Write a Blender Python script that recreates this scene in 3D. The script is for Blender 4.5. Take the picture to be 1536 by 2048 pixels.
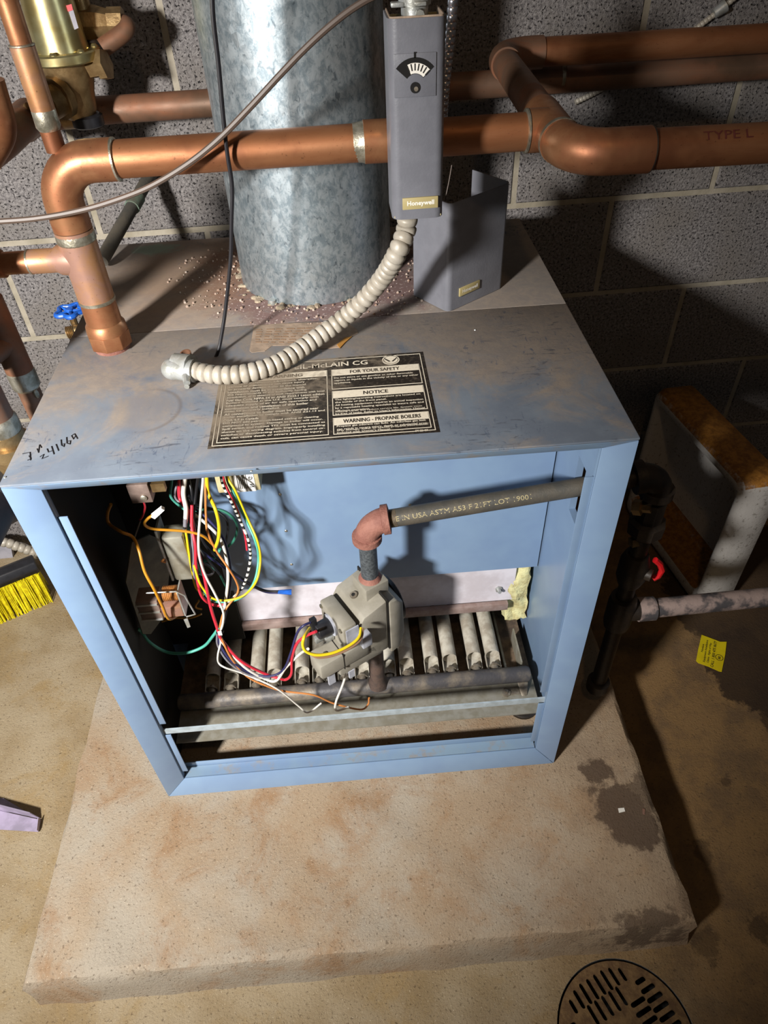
import bpy, bmesh, math, random
from mathutils import Vector, Matrix, noise
random.seed(7)
sc = bpy.context.scene
for o in list(bpy.data.objects):
    bpy.data.objects.remove(o)

# ------------------------------------------------------------------ camera
cam_d = bpy.data.cameras.new('camera')
cam_d.sensor_width = 36.0
cam_d.lens = 24.915
cam_d.clip_start = 0.01
cam = bpy.data.objects.new('camera', cam_d)
sc.collection.objects.link(cam)
cam.matrix_world = Matrix(((0.996715, 0.076248, -0.027303, 0.396803), (-0.072194, 0.683682, -0.726201, -0.613443), (-0.036705, 0.725786, 0.686941, 1.253270), (0, 0, 0, 1)))
sc.camera = cam

# ------------------------------------------------------------------ world + lamp + exposure
w = bpy.data.worlds.new('world'); sc.world = w; w.use_nodes = True
w.node_tree.nodes['Background'].inputs[0].default_value = (1.0, 0.93, 0.84, 1)
w.node_tree.nodes['Background'].inputs[1].default_value = 0.035
ld = bpy.data.lights.new('work_lamp', 'SPOT')
ld.shadow_soft_size = 0.08; ld.energy = 265.0; ld.color = (1.0, 0.97, 0.93)
ld.spot_size = math.radians(82); ld.spot_blend = 1.0
lamp = bpy.data.objects.new('work_lamp', ld); sc.collection.objects.link(lamp)
lamp.location = (-0.57, -1.12, 1.42)
lamp.rotation_euler = (Vector((-0.13, 0.30, 0.44)) - lamp.location).to_track_quat('-Z', 'Y').to_euler()
bd = bpy.data.lights.new('warm_fill', 'POINT'); bd.energy = 6.0; bd.color = (1.0, 0.62, 0.30); bd.shadow_soft_size = 0.05
fill_lamp = bpy.data.objects.new('warm_fill', bd); sc.collection.objects.link(fill_lamp); fill_lamp.location = (0.55, -0.95, 2.4)  # unseen warm fill, added to lift the right side and the basin
vs = sc.view_settings
sc.display_settings.display_device = 'sRGB'
vs.view_transform = 'Standard'; vs.look = 'None'; vs.gamma = 1.0; vs.use_curve_mapping = False
vs.exposure = 0.40

# ------------------------------------------------------------------ materials
def srgb(h):
    if isinstance(h, str):
        h = h.lstrip('#'); c = [int(h[i:i+2], 16)/255 for i in (0, 2, 4)]
    else: c = h
    return tuple(((v+0.055)/1.055)**2.4 if v > 0.04045 else v/12.92 for v in c) + (1,)

class NT:
    """small helper round one node tree"""
    def __init__(s, name):
        s.m = bpy.data.materials.new(name); s.m.use_nodes = True
        s.t = s.m.node_tree; s.b = s.t.nodes['Principled BSDF']
    def n(s, typ, **kw):
        x = s.t.nodes.new(typ)
        for k, v in kw.items(): setattr(x, k, v)
        return x
    def l(s, a, b): s.t.links.new(a, b)
    def pos(s, world=True):
        if world: return s.n('ShaderNodeNewGeometry').outputs['Position']
        return s.n('ShaderNodeTexCoord').outputs['Object']
    def mapv(s, v, scale=(1,1,1), loc=(0,0,0), rot=(0,0,0)):
        x = s.n('ShaderNodeMapping'); s.l(v, x.inputs[0])
        x.inputs['Scale'].default_value = scale; x.inputs['Location'].default_value = loc; x.inputs['Rotation'].default_value = rot
        return x.outputs[0]
    def noise(s, v, scale, detail=4, rough=0.6, dist=0.0):
        x = s.n('ShaderNodeTexNoise'); s.l(v, x.inputs['Vector'])
        x.inputs['Scale'].default_value = scale; x.inputs['Detail'].default_value = detail
        x.inputs['Roughness'].default_value = rough; x.inputs['Distortion'].default_value = dist
        return x.outputs['Fac']
    def ramp(s, f, a, b):
        x = s.n('ShaderNodeMapRange'); x.interpolation_type = 'SMOOTHSTEP'
        s.l(f, x.inputs[0]); x.inputs[1].default_value = a; x.inputs[2].default_value = b
        return x.outputs[0]
    def math(s, op, a, b=None, c=None):
        x = s.n('ShaderNodeMath', operation=op)
        for i, v in enumerate((a, b, c)):
            if v is None: continue
            if isinstance(v, (int, float)): x.inputs[i].default_value = v
            else: s.l(v, x.inputs[i])
        return x.outputs[0]
    def mix(s, f, a, b):
        x = s.n('ShaderNodeMix', data_type='RGBA')
        if isinstance(f, (int, float)): x.inputs[0].default_value = f
        else: s.l(f, x.inputs[0])
        for i, v in ((6, a), (7, b)):
            if isinstance(v, (tuple, list)): x.inputs[i].default_value = v
            elif isinstance(v, str): x.inputs[i].default_value = srgb(v)
            else: s.l(v, x.inputs[i])
        return x.outputs[2]
    def col(s, c):
        if isinstance(c, str): s.b.inputs['Base Color'].default_value = srgb(c)
        else: s.l(c, s.b.inputs['Base Color'])
    def set(s, rough=None, metal=None, spec=None):
        for k, v in (('Roughness', rough), ('Metallic', metal), ('Specular IOR Level', spec)):
            if v is None: continue
            if isinstance(v, (int, float)): s.b.inputs[k].default_value = v
            else: s.l(v, s.b.inputs[k])
    def bump(s, h, strength=0.5, dist=0.002):
        x = s.n('ShaderNodeBump'); x.inputs['Strength'].default_value = strength; x.inputs['Distance'].default_value = dist
        s.l(h, x.inputs['Height']); s.l(x.outputs[0], s.b.inputs['Normal'])
    def xyz(s, v):
        x = s.n('ShaderNodeSeparateXYZ'); s.l(v, x.inputs[0]); return x.outputs
    def dist2(s, p, cx, cy, kx=1.0, ky=1.0, rot=0.0):
        """distance in plan from a point"""
        m = s.mapv(p, (1,1,0), (-cx,-cy,0))
        if rot or kx != 1 or ky != 1: m = s.mapv(m, (kx,ky,0), (0,0,0), (0,0,rot))
        x = s.n('ShaderNodeVectorMath', operation='LENGTH'); s.l(m, x.inputs[0]); return x.outputs['Value']

def simple(name, c1, c2=None, scale=30, rough=0.5, metal=0.0, bump=0.0, bscale=None, detail=4, lo=0.35, hi=0.65, spec=None):
    k = NT(name); p = k.pos()
    if c2:
        f = k.ramp(k.noise(p, scale, detail), lo, hi); k.col(k.mix(f, c1, c2))
    else: k.col(c1)
    k.set(rough, metal, spec)
    if bump: k.bump(k.noise(p, bscale or scale*4, 3), bump, 0.002)
    return k.m

M = {}
def concrete(name, c1, c2, c3, blobs=(), stain='#3a2a20', rust_shade=None):
    k = NT(name); p = k.pos()
    big = k.ramp(k.noise(p, 5.5, 5, 0.6), 0.36, 0.64)
    mid = k.ramp(k.noise(p, 8.5, 7, 0.72, 0.4), 0.47, 0.70)
    fine = k.noise(p, 260, 3, 0.7)
    c = k.mix(big, c1, c2)
    c = k.mix(k.math('MULTIPLY', mid, 0.8), c, c3)
    sp = k.ramp(k.noise(p, 420, 2, 0.6), 0.60, 0.72)
    c = k.mix(k.math('MULTIPLY', sp, 0.35), c, '#5b4a38')
    li = k.ramp(k.noise(k.mapv(p, (1,1,1), (3,7,1)), 330, 2, 0.6), 0.64, 0.74)
    c = k.mix(k.math('MULTIPLY', li, 0.4), c, '#e6d9c2')
    n1 = k.noise(p, 34, 5, 0.7); n2 = k.noise(p, 9, 4, 0.6)
    wet = None
    for b in blobs:
        cx, cy, r, kx, ky, rot, amt = b[:7]
        d = k.dist2(p, cx, cy, kx, ky, rot)
        d = k.math('ADD', d, k.math('MULTIPLY', k.math('SUBTRACT', n1, 0.5), 0.07))
        d = k.math('ADD', d, k.math('MULTIPLY', k.math('SUBTRACT', n2, 0.5), 0.06))
        mk = k.math('MULTIPLY', k.ramp(d, r, r-0.012), amt)
        wet = mk if wet is None else k.math('MAXIMUM', wet, mk)
    if rust_shade: # wet rust-brown to the right, with the weaker light there painted in
        x = k.xyz(p); e = k.math('ADD', x[0], k.math('MULTIPLY', k.math('SUBTRACT', k.noise(p, 7, 5, 0.7), 0.5), 0.5))
        c = k.mix(k.math('MULTIPLY', k.ramp(e, rust_shade[0], rust_shade[1]), rust_shade[2]), c, k.mix(k.ramp(k.noise(p, 11, 5, 0.7), 0.4, 0.65), rust_shade[3], rust_shade[4]))
    if wet is not None: c = k.mix(wet, c, stain)
    k.col(c); k.set(0.9, 0, 0.25)
    pit = k.ramp(k.noise(k.mapv(p, (1,1,1), (1,5,2)), 210, 2, 0.5), 0.36, 0.30)
    h = k.math('ADD', k.math('MULTIPLY', fine, 0.7), k.math('MULTIPLY', k.noise(p, 150, 4, 0.75), 0.6))
    h = k.math('SUBTRACT', h, k.math('MULTIPLY', pit, 0.5))
    k.bump(h, 0.55, 0.004)
    c = k.mix(k.math('MULTIPLY', k.ramp(k.noise(p, 170, 3, 0.6), 0.40, 0.33), 0.55), c, '#4a3b2c'); k.col(c)
    return k.m
M['pad'] = concrete('pad_concrete', '#9b9182', '#97846d', '#8a6a4b',
    blobs=[(*(0.7832, -0.0246, 0.0000)[:2], 0.034, 1, 1, 0, 0.85), (*(0.7676, -0.0563, 0.0000)[:2], 0.020, 1, 1, 0, 0.8), (*(0.8021, -0.0913, 0.0000)[:2], 0.050, 1, 1, 0, 0.85), (*(0.8211, -0.1280, 0.0000)[:2], 0.046, 1.0, 1.2, 0, 0.85), (*(0.8530, -0.0732, 0.0000)[:2], 0.034, 1.2, 0.8, 0, 0.7), (*(0.8008, -0.2729, 0.0000)[:2], 0.026, 0.36, 1, 0, 0.75)], stain='#4c3c30', rust_shade=(0.35, 0.95, 0.75, '#9c8468', '#86705a'))  # pad browned to the right, the fall-off of light mixed into its colour
M['floor'] = concrete('floor_concrete', '#9a8b72', '#877456', '#8f7852',
    blobs=[(*(1.2157, 0.2233, -0.1000)[:2], 0.085, 0.9, 0.7, 0, 0.85), (*(1.3866, 0.4361, -0.1000)[:2], 0.23, 0.8, 1.0, 0, 0.8), (*(1.2229, 0.0999, -0.1000)[:2], 0.05, 1, 1, 0, 0.7), (*(0.9582, -0.1390, -0.1000)[:2], 0.022, 1, 1, 0, 0.5), (*(1.0099, -0.2666, -0.1000)[:2], 0.03, 1, 1, 0, 0.6), (*(0.9067, -0.2881, -0.1000)[:2], 0.03, 1, 1, 0, 0.45), (*(1.0576, -0.0151, -0.1000)[:2], 0.016, 1, 1, 0, 0.5), (*(0.9113, -0.3175, -0.1000)[:2], 0.02, 1, 1, 0, 0.5)], stain='#2c211a', rust_shade=(0.45, 0.95, 0.9, '#836540', '#69523a'))

def block_mat():
    k = NT('cinder_block'); p = k.pos(False)
    oi = k.n('ShaderNodeObjectInfo').outputs['Random']
    v = k.n('ShaderNodeVectorMath', operation='ADD'); k.l(p, v.inputs[0])
    cb = k.n('ShaderNodeCombineXYZ'); k.l(k.math('MULTIPLY', oi, 9.0), cb.inputs[0]); k.l(cb.outputs[0], v.inputs[1]); p = v.outputs[0]
    f = k.noise(p, 190, 4, 0.75)
    c = k.mix(k.ramp(f, 0.30, 0.68), '#575354', '#a09b99')
    c = k.mix(k.ramp(k.noise(p, 7, 4), 0.4, 0.75), c, '#7f7974')
    pit = k.ramp(k.noise(p, 230, 2, 0.5), 0.42, 0.32)
    c = k.mix(pit, c, '#2f2c2d')
    k.col(c); k.set(0.95, 0, 0.2)
    k.bump(k.math('SUBTRACT', f, k.math('MULTIPLY', pit, 0.6)), 0.9, 0.006)
    return k.m
M['block'] = block_mat()
M['mortar'] = simple('mortar', '#a29a8b', '#8c8473', 14, 0.95, bump=0.5, bscale=120, spec=0.2)

def galv():
    k = NT('galvanised_steel'); p = k.pos()
    pv = k.mapv(p, (1, 1, 0.65))
    vr = k.n('ShaderNodeTexVoronoi'); k.l(k.mapv(pv, (1,1,1)), vr.inputs['Vector']); vr.inputs['Scale'].default_value = 120
    nd = k.noise(pv, 120, 4, 0.75, 0.4)
    c = k.mix(k.ramp(nd, 0.36, 0.62), '#8d9ba3', '#b9c3c8')
    dk = k.ramp(k.noise(k.mapv(pv, (1,1,1), (5,2,3)), 115, 3, 0.65, 0.8), 0.60, 0.68)
    c = k.mix(k.math('MULTIPLY', dk, 0.6), c, '#4f5c66')
    k.col(c); k.set(k.math('ADD', k.math('MULTIPLY', vr.outputs['Color'], 0.12), 0.34), 0.8)
    k.bump(nd, 0.12, 0.001)
    return k.m
M['galv'] = galv()

def copper(name, c1, c2, c3, rough=0.36, streak=(1,1,1), metal=0.85):
    k = NT(name); p = k.pos()
    a = k.ramp(k.noise(k.mapv(p, streak), 26, 5, 0.65, 0.4), 0.35, 0.68)
    b = k.ramp(k.noise(p, 9, 4, 0.6), 0.48, 0.72)
    c = k.mix(a, c1, c2); c = k.mix(k.math('MULTIPLY', b, 0.8), c, c3)
    s = k.ramp(k.noise(p, 300, 2), 0.66, 0.74)
    c = k.mix(k.math('MULTIPLY', s, 0.5), c, '#4a2c1c')
    k.col(c); k.set(k.math('ADD', k.math('MULTIPLY', a, 0.14), rough), metal)
    k.bump(k.noise(p, 120, 3), 0.08, 0.001)
    return k.m
M['copper'] = copper('copper', '#a5724f', '#8f5c3b', '#6c402a', 0.42, (0.25,1,1), 0.65)
M['copper_fit'] = copper('copper_fitting', '#a97854', '#935f40', '#744730', 0.36, (1,1,1), 0.65)
M['copper_pink'] = copper('copper_heat_stained', '#b08878', '#b08258', '#8f6238', 0.36, (1,1,1), 0.55)
M['copper_dark'] = copper('copper_dull', '#7a5e4c', '#86583e', '#5a4636', 0.5, (0.3,1,1), 0.4)
M['solder'] = simple('solder', '#b9b3a3', '#8d8775', 60, 0.38, 0.8, 0.3, 200)
M['brass'] = simple('bronze_casting', '#9c835c', '#7d6442', 40, 0.42, 0.75, 0.2, 200)
M['gold'] = simple('yellow_zinc', '#cfc89a', '#b3a06a', 18, 0.3, 0.9)
M['iron_black'] = simple('black_iron', '#221d1a', '#33291f', 30, 0.5, 0.2, 0.3, 150)
M['pipe_gray'] = simple('dusty_black_pipe', '#5a544a', '#4a4843', 30, 0.6, 0.2, 0.25, 260)
M['pipe_stain'] = simple('stained_steel_pipe', '#a08d86', '#4d4a4c', 30, 0.55, 0.2, 0.3, 120, lo=0.42, hi=0.6)
M['rust_pipe'] = simple('rusty_nipple', '#5b4a42', '#463c38', 60, 0.6, 0.2, 0.4, 250)
M['nipple'] = simple('mottled_nipple', '#5e6468', '#41464a', 260, 0.5, 0.3, 0.2, 400)
M['red_elbow'] = simple('rust_red_casting', '#8c5f52', '#7a4e43', 60, 0.75, 0.0, 0.5, 300)
M['thread'] = simple('cut_thread', '#b39a72', '#8c6a44', 100, 0.4, 0.6)
M['valve'] = simple('olive_grey_casting', '#918c80', '#827d70', 25, 0.55, 0.0, 0.1, 400)
M['valve_plate'] = simple('pale_valve_plate', '#b9bcc6', '#9da0aa', 40, 0.45, 0.1)
M['grey_paint'] = simple('grey_hammered_paint', '#707178', '#6a6b72', 40, 0.42, 0.0, 0.10, 300)
M['tan_badge'] = simple('tan_badge', '#a89a6c', None, rough=0.5)
M['white'] = simple('white_letters', '#e8e4da', None, rough=0.5)
M['cream'] = simple('cream_print', '#d8cdb9', None, rough=0.7)
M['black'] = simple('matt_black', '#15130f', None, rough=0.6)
M['black_plastic'] = simple('black_plastic', '#1b1b1e', '#232327', 80, 0.38)
M['dark_hole'] = simple('dark_hole', '#0b0907', None, rough=0.9)
M['ink'] = simple('marker_ink', '#1b1b22', None, rough=0.8)

def blue(name, base, dust=0.0):
    k = NT(name); p = k.pos()
    c = k.mix(k.ramp(k.noise(p, 12, 3), 0.3, 0.7), base, '#738aa8')
    if dust:
        d = k.ramp(k.noise(p, 40, 5, 0.7), 0.5, 0.7)
        c = k.mix(k.math('MULTIPLY', d, dust), c, '#8d8478')
    k.col(c); k.set(0.33, 0, 0.5)
    k.bump(k.noise(p, 500, 2), 0.03, 0.001)
    return k.m
M['blue'] = blue('blue_enamel', '#7a92ad')
M['blue_dusty'] = blue('dusty_blue_enamel', '#7d93a6', 0.7)

def lid():
    k = NT('dusty_lid_enamel'); p = k.pos(); x = k.xyz(p)
    base = k.mix(k.ramp(k.noise(p, 14, 4), 0.35, 0.65), '#757f8b', '#69727f')
    # dust: thicker towards the back, patchy everywhere
    yy = k.math('MULTIPLY_ADD', x[1], 1.7, 0.04)
    n = k.noise(k.mapv(p, (1,1,1), (1.3,0.2,0)), 9, 7, 0.68, 0.7)
    d = k.ramp(k.math('ADD', k.math('MULTIPLY_ADD', n, 1.9, -0.95), yy), 0.02, 0.55)
    n2 = k.noise(p, 55, 5, 0.7, 0.5)
    dust = k.mix(k.ramp(n2, 0.35, 0.65), '#958778', '#887d73')
    c = k.mix(k.math('MULTIPLY', d, 0.85), base, dust)
    # rust brown and white scale round the flue
    r = k.dist2(p, 0.35, 0.487)
    rr = k.math('ADD', r, k.math('MULTIPLY', k.math('SUBTRACT', k.noise(p, 18, 5, 0.7), 0.5), 0.22))
    c = k.mix(k.math('MULTIPLY', k.ramp(rr, 0.215, 0.15), 0.8), c, '#6e5250')
    sp = k.math('MULTIPLY', k.ramp(k.noise(p, 210, 3, 0.7), 0.60, 0.68), k.ramp(rr, 0.24, 0.14))
    c = k.mix(sp, c, '#d6c7c2')
    # brown rusty haze at the left rear
    b = k.dist2(p, 0.16, 0.50)
    bb = k.math('ADD', b, k.math('MULTIPLY', k.math('SUBTRACT', k.noise(p, 12, 5), 0.5), 0.2))
    c = k.mix(k.math('MULTIPLY', k.ramp(bb, 0.22, 0.05), 0.5), c, '#8a6848')
    # water ring left of the label
    q = k.dist2(p, 0.135, 0.125, 1, 1.0)
    ring = k.math('MULTIPLY', k.ramp(q, 0.050, 0.046), k.ramp(q, 0.041, 0.046))
    c = k.mix(k.math('MULTIPLY', k.math('MULTIPLY', ring, k.ramp(x[0], 0.12, 0.17)), 0.4), c, '#5b4b3d')
    c = k.mix(k.math('MULTIPLY', k.ramp(q, 0.046, 0.030), 0.35), c, '#8a7d6f')
    # greenish patch at the back edge
    g = k.dist2(p, 0.075, 0.615, 1, 1.6)
    gg = k.math('ADD', g, k.math('MULTIPLY', k.math('SUBTRACT', k.noise(p, 40, 3), 0.5), 0.05))
    c = k.mix(k.math('MULTIPLY', k.ramp(gg, 0.045, 0.025), 0.7), c, '#7d9a8a')
    # dark scuffs and scratches
    cl = k.ramp(k.noise(k.mapv(p, (1,1,1), (2,9,0)), 7, 3), 0.46, 0.62)
    s = k.noise(k.mapv(p, (3.2, 14, 1), (0,0,0), (0,0,0.9)), 9, 4, 0.7, 1.5)
    c = k.mix(k.math('MULTIPLY', k.math('MULTIPLY', k.ramp(s, 0.56, 0.68), 0.8), cl), c, '#474b55')
    s2 = k.noise(k.mapv(p, (12, 4, 1), (4,1,0), (0,0,0.5)), 10, 4, 0.7, 1.2)
    c = k.mix(k.math('MULTIPLY', k.math('MULTIPLY', k.ramp(s2, 0.57, 0.68), 0.8), cl), c, '#4d5769')
    fs = k.ramp(k.noise(p, 500, 2), 0.70, 0.76)
    c = k.mix(k.math('MULTIPLY', fs, 0.4), c, '#b6a893')
    k.col(c); k.set(k.math('MULTIPLY_ADD', d, 0.35, 0.45), 0, 0.4)
    k.bump(k.math('ADD', k.math('MULTIPLY', k.noise(p, 300, 3), d), n2), 0.12, 0.001)
    return k.m
M['lid'] = lid()

def decal(name, base):
    k = NT(name); p = k.pos(); x = k.xyz(p)
    # tan dust, thickest at the rear left, wiped off along the front and right edges
    g = k.math('ADD', k.math('MULTIPLY_ADD', x[0], -2.6, 0.95), k.math('MULTIPLY_ADD', x[1], 3.0, -0.38))
    n = k.noise(p, 22, 6, 0.7, 0.6)
    d = k.ramp(k.math('ADD', g, k.math('MULTIPLY_ADD', n, 2.0, -0.85)), 0.10, 0.65)
    c = k.mix(k.math('MULTIPLY', d, 0.86), base, '#8c7f6e')
    f = k.ramp(k.noise(p, 240, 3, 0.7), 0.5, 0.7)
    c = k.mix(k.math('MULTIPLY', f, 0.22), c, '#8c7f6e')
    k.col(c); k.set(0.55, 0, 0.35)
    return k.m
M['decal_black'] = decal('dusty_black_decal', '#231d18')
M['decal_cream'] = decal('dusty_cream_decal', '#e6dcc8')
M['paper'] = simple('dirty_paper', '#a9937f', '#8f7d6c', 50, 0.9, 0, 0.3, 200)
M['paper_brown'] = simple('peeled_brown_paper', '#a9772e', None, rough=0.9)
M['paper_line'] = simple('faded_print', '#8c6f55', None, rough=0.9)
M['white_board'] = simple('white_panel', '#d3cfd6', '#bdb6bb', 16, 0.6, 0, 0.1, 100)
M['pink_flange'] = simple('rust_stained_flange', '#9a8780', '#8a736a', 60, 0.7, 0.1, 0.2, 200)
M['burner'] = simple('burner_steel', '#bdb8aa', '#9a9182', 40, 0.6, 0.0, 0.25, 250)
M['tray'] = simple('sooty_tray', '#4d4136', '#6b5a48', 60, 0.9, 0, 0.5, 200)
M['shelf'] = simple('grey_sheet', '#8e8b80', '#7f7a6b', 50, 0.6, 0.2, 0.1, 300)
M['manifold'] = simple('manifold_pipe', '#4c4a4c', '#7c7264', 22, 0.55, 0.2, 0.3, 200, lo=0.45, hi=0.7)
M['spud'] = simple('dull_spud', '#8a8274', '#6c6255', 100, 0.5, 0.4)
M['bar'] = simple('pale_bar', '#aab6bd', '#98a2a6', 60, 0.5, 0.1, 0.1, 300)
M['wool'] = simple('glass_wool', '#d2ce9c', '#b5aa78', 50, 0.95, 0, 1.0, 200)
M['scale'] = simple('crumbled_sealant', '#8a7a68', '#a89a84', 120, 0.95, 0, 0.6, 300)
M['crumb'] = simple('pale_crumbs', '#cbbdb0', '#8c6c58', 90, 0.9)
M['conduit'] = simple('flex_conduit', '#9c9486', '#b0a99d', 40, 0.45, 0.1)
M['conduit_shiny'] = simple('shiny_flex_conduit', '#b4b4bb', None, rough=0.3, metal=0.9)
M['zinc'] = simple('die_cast_zinc', '#b3b6b5', '#9a9a92', 60, 0.42, 0.5, 0.2, 200)
M['cord'] = simple('brown_cord', '#52443b', None, rough=0.5)
M['black_wire'] = simple('black_wire_jacket', '#1d1c20', None, rough=0.4)
M['blue_wheel'] = simple('blue_handwheel', '#1f5fc0', '#174d9e', 60, 0.4)
M['red'] = simple('red_grip', '#c0161c', None, rough=0.4)
M['yellow_tag'] = simple('yellow_sticker', '#d9c40e', '#cdb60c', 30, 0.5)
M['bristle'] = simple('yellow_bristle', '#e6d81a', '#c9b512', 120, 0.5)
M['purple'] = simple('lavender_sheet', '#a79bb3', '#8d8496', 30, 0.5, 0.1)
M['porcelain'] = None
M['grate'] = simple('rusty_grate', '#7a5f3c', '#5e452b', 60, 0.8, 0.1, 0.5, 250)
M['beige'] = simple('beige_plastic', '#b9ae86', '#a89c74', 60, 0.5)
M['paper_white'] = simple('white_label', '#e6e4e0', None, rough=0.6)
M['coil'] = simple('copper_coil', '#b5793f', '#8c5a2c', 200, 0.5, 0.3)
M['relay'] = simple('relay_steel', '#8d7b72', '#75645c', 50, 0.5, 0.3)
M['plate_dim'] = simple('galvanised_plate', '#6f6a5c', '#5a564b', 30, 0.6, 0.2)
M['can'] = simple('transformer_can', '#8d8674', '#a3a194', 30, 0.45, 0.4)
M['board_grey'] = simple('grey_board', '#9a98a0', '#86848c', 20, 0.8)
M['dark_housing'] = simple('dark_motor_housing', '#2a2a2c', '#353436', 40, 0.6, 0.2)
WIRE = {}
for nm, cc in dict(white='#d6d2c8', yellow='#dcbf1f', red='#c02a3a', teal='#4fa492', black='#17171a', orange='#b9773f',
                   navy='#2a2a52', grey='#77757c', brown='#8a6a54', amber='#b27a1c', green='#2d6a58').items():
    WIRE[nm] = simple('wire_' + nm, cc, None, rough=0.4)
def striped():
    k = NT('wire_striped'); p = k.pos(); x = k.xyz(p)
    wv = k.math('FRACT', k.math('MULTIPLY', x[2], 110.0))
    k.col(k.mix(k.ramp(wv, 0.45, 0.5), '#17171a', '#d8d4cc')); k.set(0.4); return k.m
WIRE['striped'] = striped()
def porcelain():
    k = NT('dusty_porcelain'); p = k.pos()
    g = k.n('ShaderNodeNewGeometry').outputs['True Normal']; nz = k.xyz(g)[2]
    f = k.math('ADD', nz, k.math('MULTIPLY_ADD', k.noise(p, 60, 4, 0.7), 0.9, -0.45))
    base = k.mix(k.ramp(k.noise(p, 120, 3, 0.7), 0.55, 0.72), '#c3bfba', '#8a847c')
    dst = k.mix(k.ramp(k.noise(p, 90, 4, 0.7), 0.35, 0.65), '#a9742f', '#7d5220')
    k.col(k.mix(k.ramp(f, 0.15, 0.6), base, dst)); k.set(0.6, 0, 0.4); k.bump(k.noise(p, 200, 3), 0.25, 0.002)
    return k.m
M['porcelain'] = porcelain()

# ------------------------------------------------------------------ mesh helpers
class MB:
    def __init__(s): s.v = []; s.f = []
    def add(s, v, f):
        o = len(s.v); s.v += [tuple(x) for x in v]; s.f += [tuple(i+o for i in q) for q in f]; return s
    def box(s, lo, hi, mat=None):
        (x0,y0,z0),(x1,y1,z1) = lo, hi
        v = [Vector(q) for q in ((x0,y0,z0),(x1,y0,z0),(x1,y1,z0),(x0,y1,z0),(x0,y0,z1),(x1,y0,z1),(x1,y1,z1),(x0,y1,z1))]
        if mat is not None: v = [mat @ q for q in v]
        return s.add(v, [(0,3,2,1),(4,5,6,7),(0,1,5,4),(1,2,6,5),(2,3,7,6),(3,0,4,7)])
    def quadprism(s, pts, thick):
        """polygon (list of 3D points) given thickness along the vector"""
        n = len(pts); t = Vector(thick)
        v = [Vector(p) for p in pts] + [Vector(p)+t for p in pts]
        f = [tuple(range(n)), tuple(range(2*n-1, n-1, -1))] + [(i, i+n, (i+1)%n+n, (i+1)%n) for i in range(n)]
        return s.add(v, f)
    def tube(s, path, r, n=12, cap=True, closed=False):
        P = [Vector(p) for p in path]; m = len(P)
        R = r if isinstance(r, (list, tuple)) else [r]*m
        T = []
        for i in range(m):
            a = P[max(0, i-1)]; b = P[min(m-1, i+1)]
            if (b-a).length < 1e-9: b = P[i]; a = P[i-2] if i > 1 else P[i]-Vector((0,0,1))
            T.append((b-a).normalized())
        t = T[0]; u = t.orthogonal().normalized(); fr = []
        for i in range(m):
            q = T[i-1].rotation_difference(T[i]) if i else None
            if q: u = q @ u
            u = (u - T[i]*u.dot(T[i])).normalized()
            fr.append((u, T[i].cross(u)))
        o = len(s.v)
        for i in range(m):
            for j in range(n):
                a = 2*math.pi*j/n
                s.v.append(tuple(P[i] + R[i]*(math.cos(a)*fr[i][0] + math.sin(a)*fr[i][1])))
        for i in range(m-1):
            for j in range(n):
                s.f.append((o+i*n+j, o+i*n+(j+1)%n, o+(i+1)*n+(j+1)%n, o+(i+1)*n+j))
        if cap:
            s.f.append(tuple(o+j for j in range(n-1, -1, -1)))
            s.f.append(tuple(o+(m-1)*n+j for j in range(n)))
        return s
    def lathe(s, prof, base, axis, n=20, cap=True):
        """prof: list of (distance along axis, radius)"""
        a = Vector(axis).normalized(); b = Vector(base)
        u = a.orthogonal().normalized(); w = a.cross(u); o = len(s.v)
        for d, r in prof:
            for j in range(n):
                t = 2*math.pi*j/n
                s.v.append(tuple(b + a*d + max(r, 1e-5)*(math.cos(t)*u + math.sin(t)*w)))
        for i in range(len(prof)-1):
            for j in range(n):
                s.f.append((o+i*n+j, o+i*n+(j+1)%n, o+(i+1)*n+(j+1)%n, o+(i+1)*n+j))
        if cap:
            s.f.append(tuple(o+j for j in range(n-1, -1, -1)))
            s.f.append(tuple(o+(len(prof)-1)*n+j for j in range(n)))
        return s
    def sphere(s, c, r, n=10, m=7, sx=1, sy=1, sz=1):
        prof = [(-math.cos(math.pi*i/m)*r, math.sin(math.pi*i/m)*r) for i in range(m+1)]
        o = len(s.v); s.lathe(prof, (0,0,0), (0,0,1), n, False)
        for i in range(o, len(s.v)):
            x, y, z = s.v[i]; s.v[i] = (c[0]+x*sx, c[1]+y*sy, c[2]+z*sz)
        return s

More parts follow.
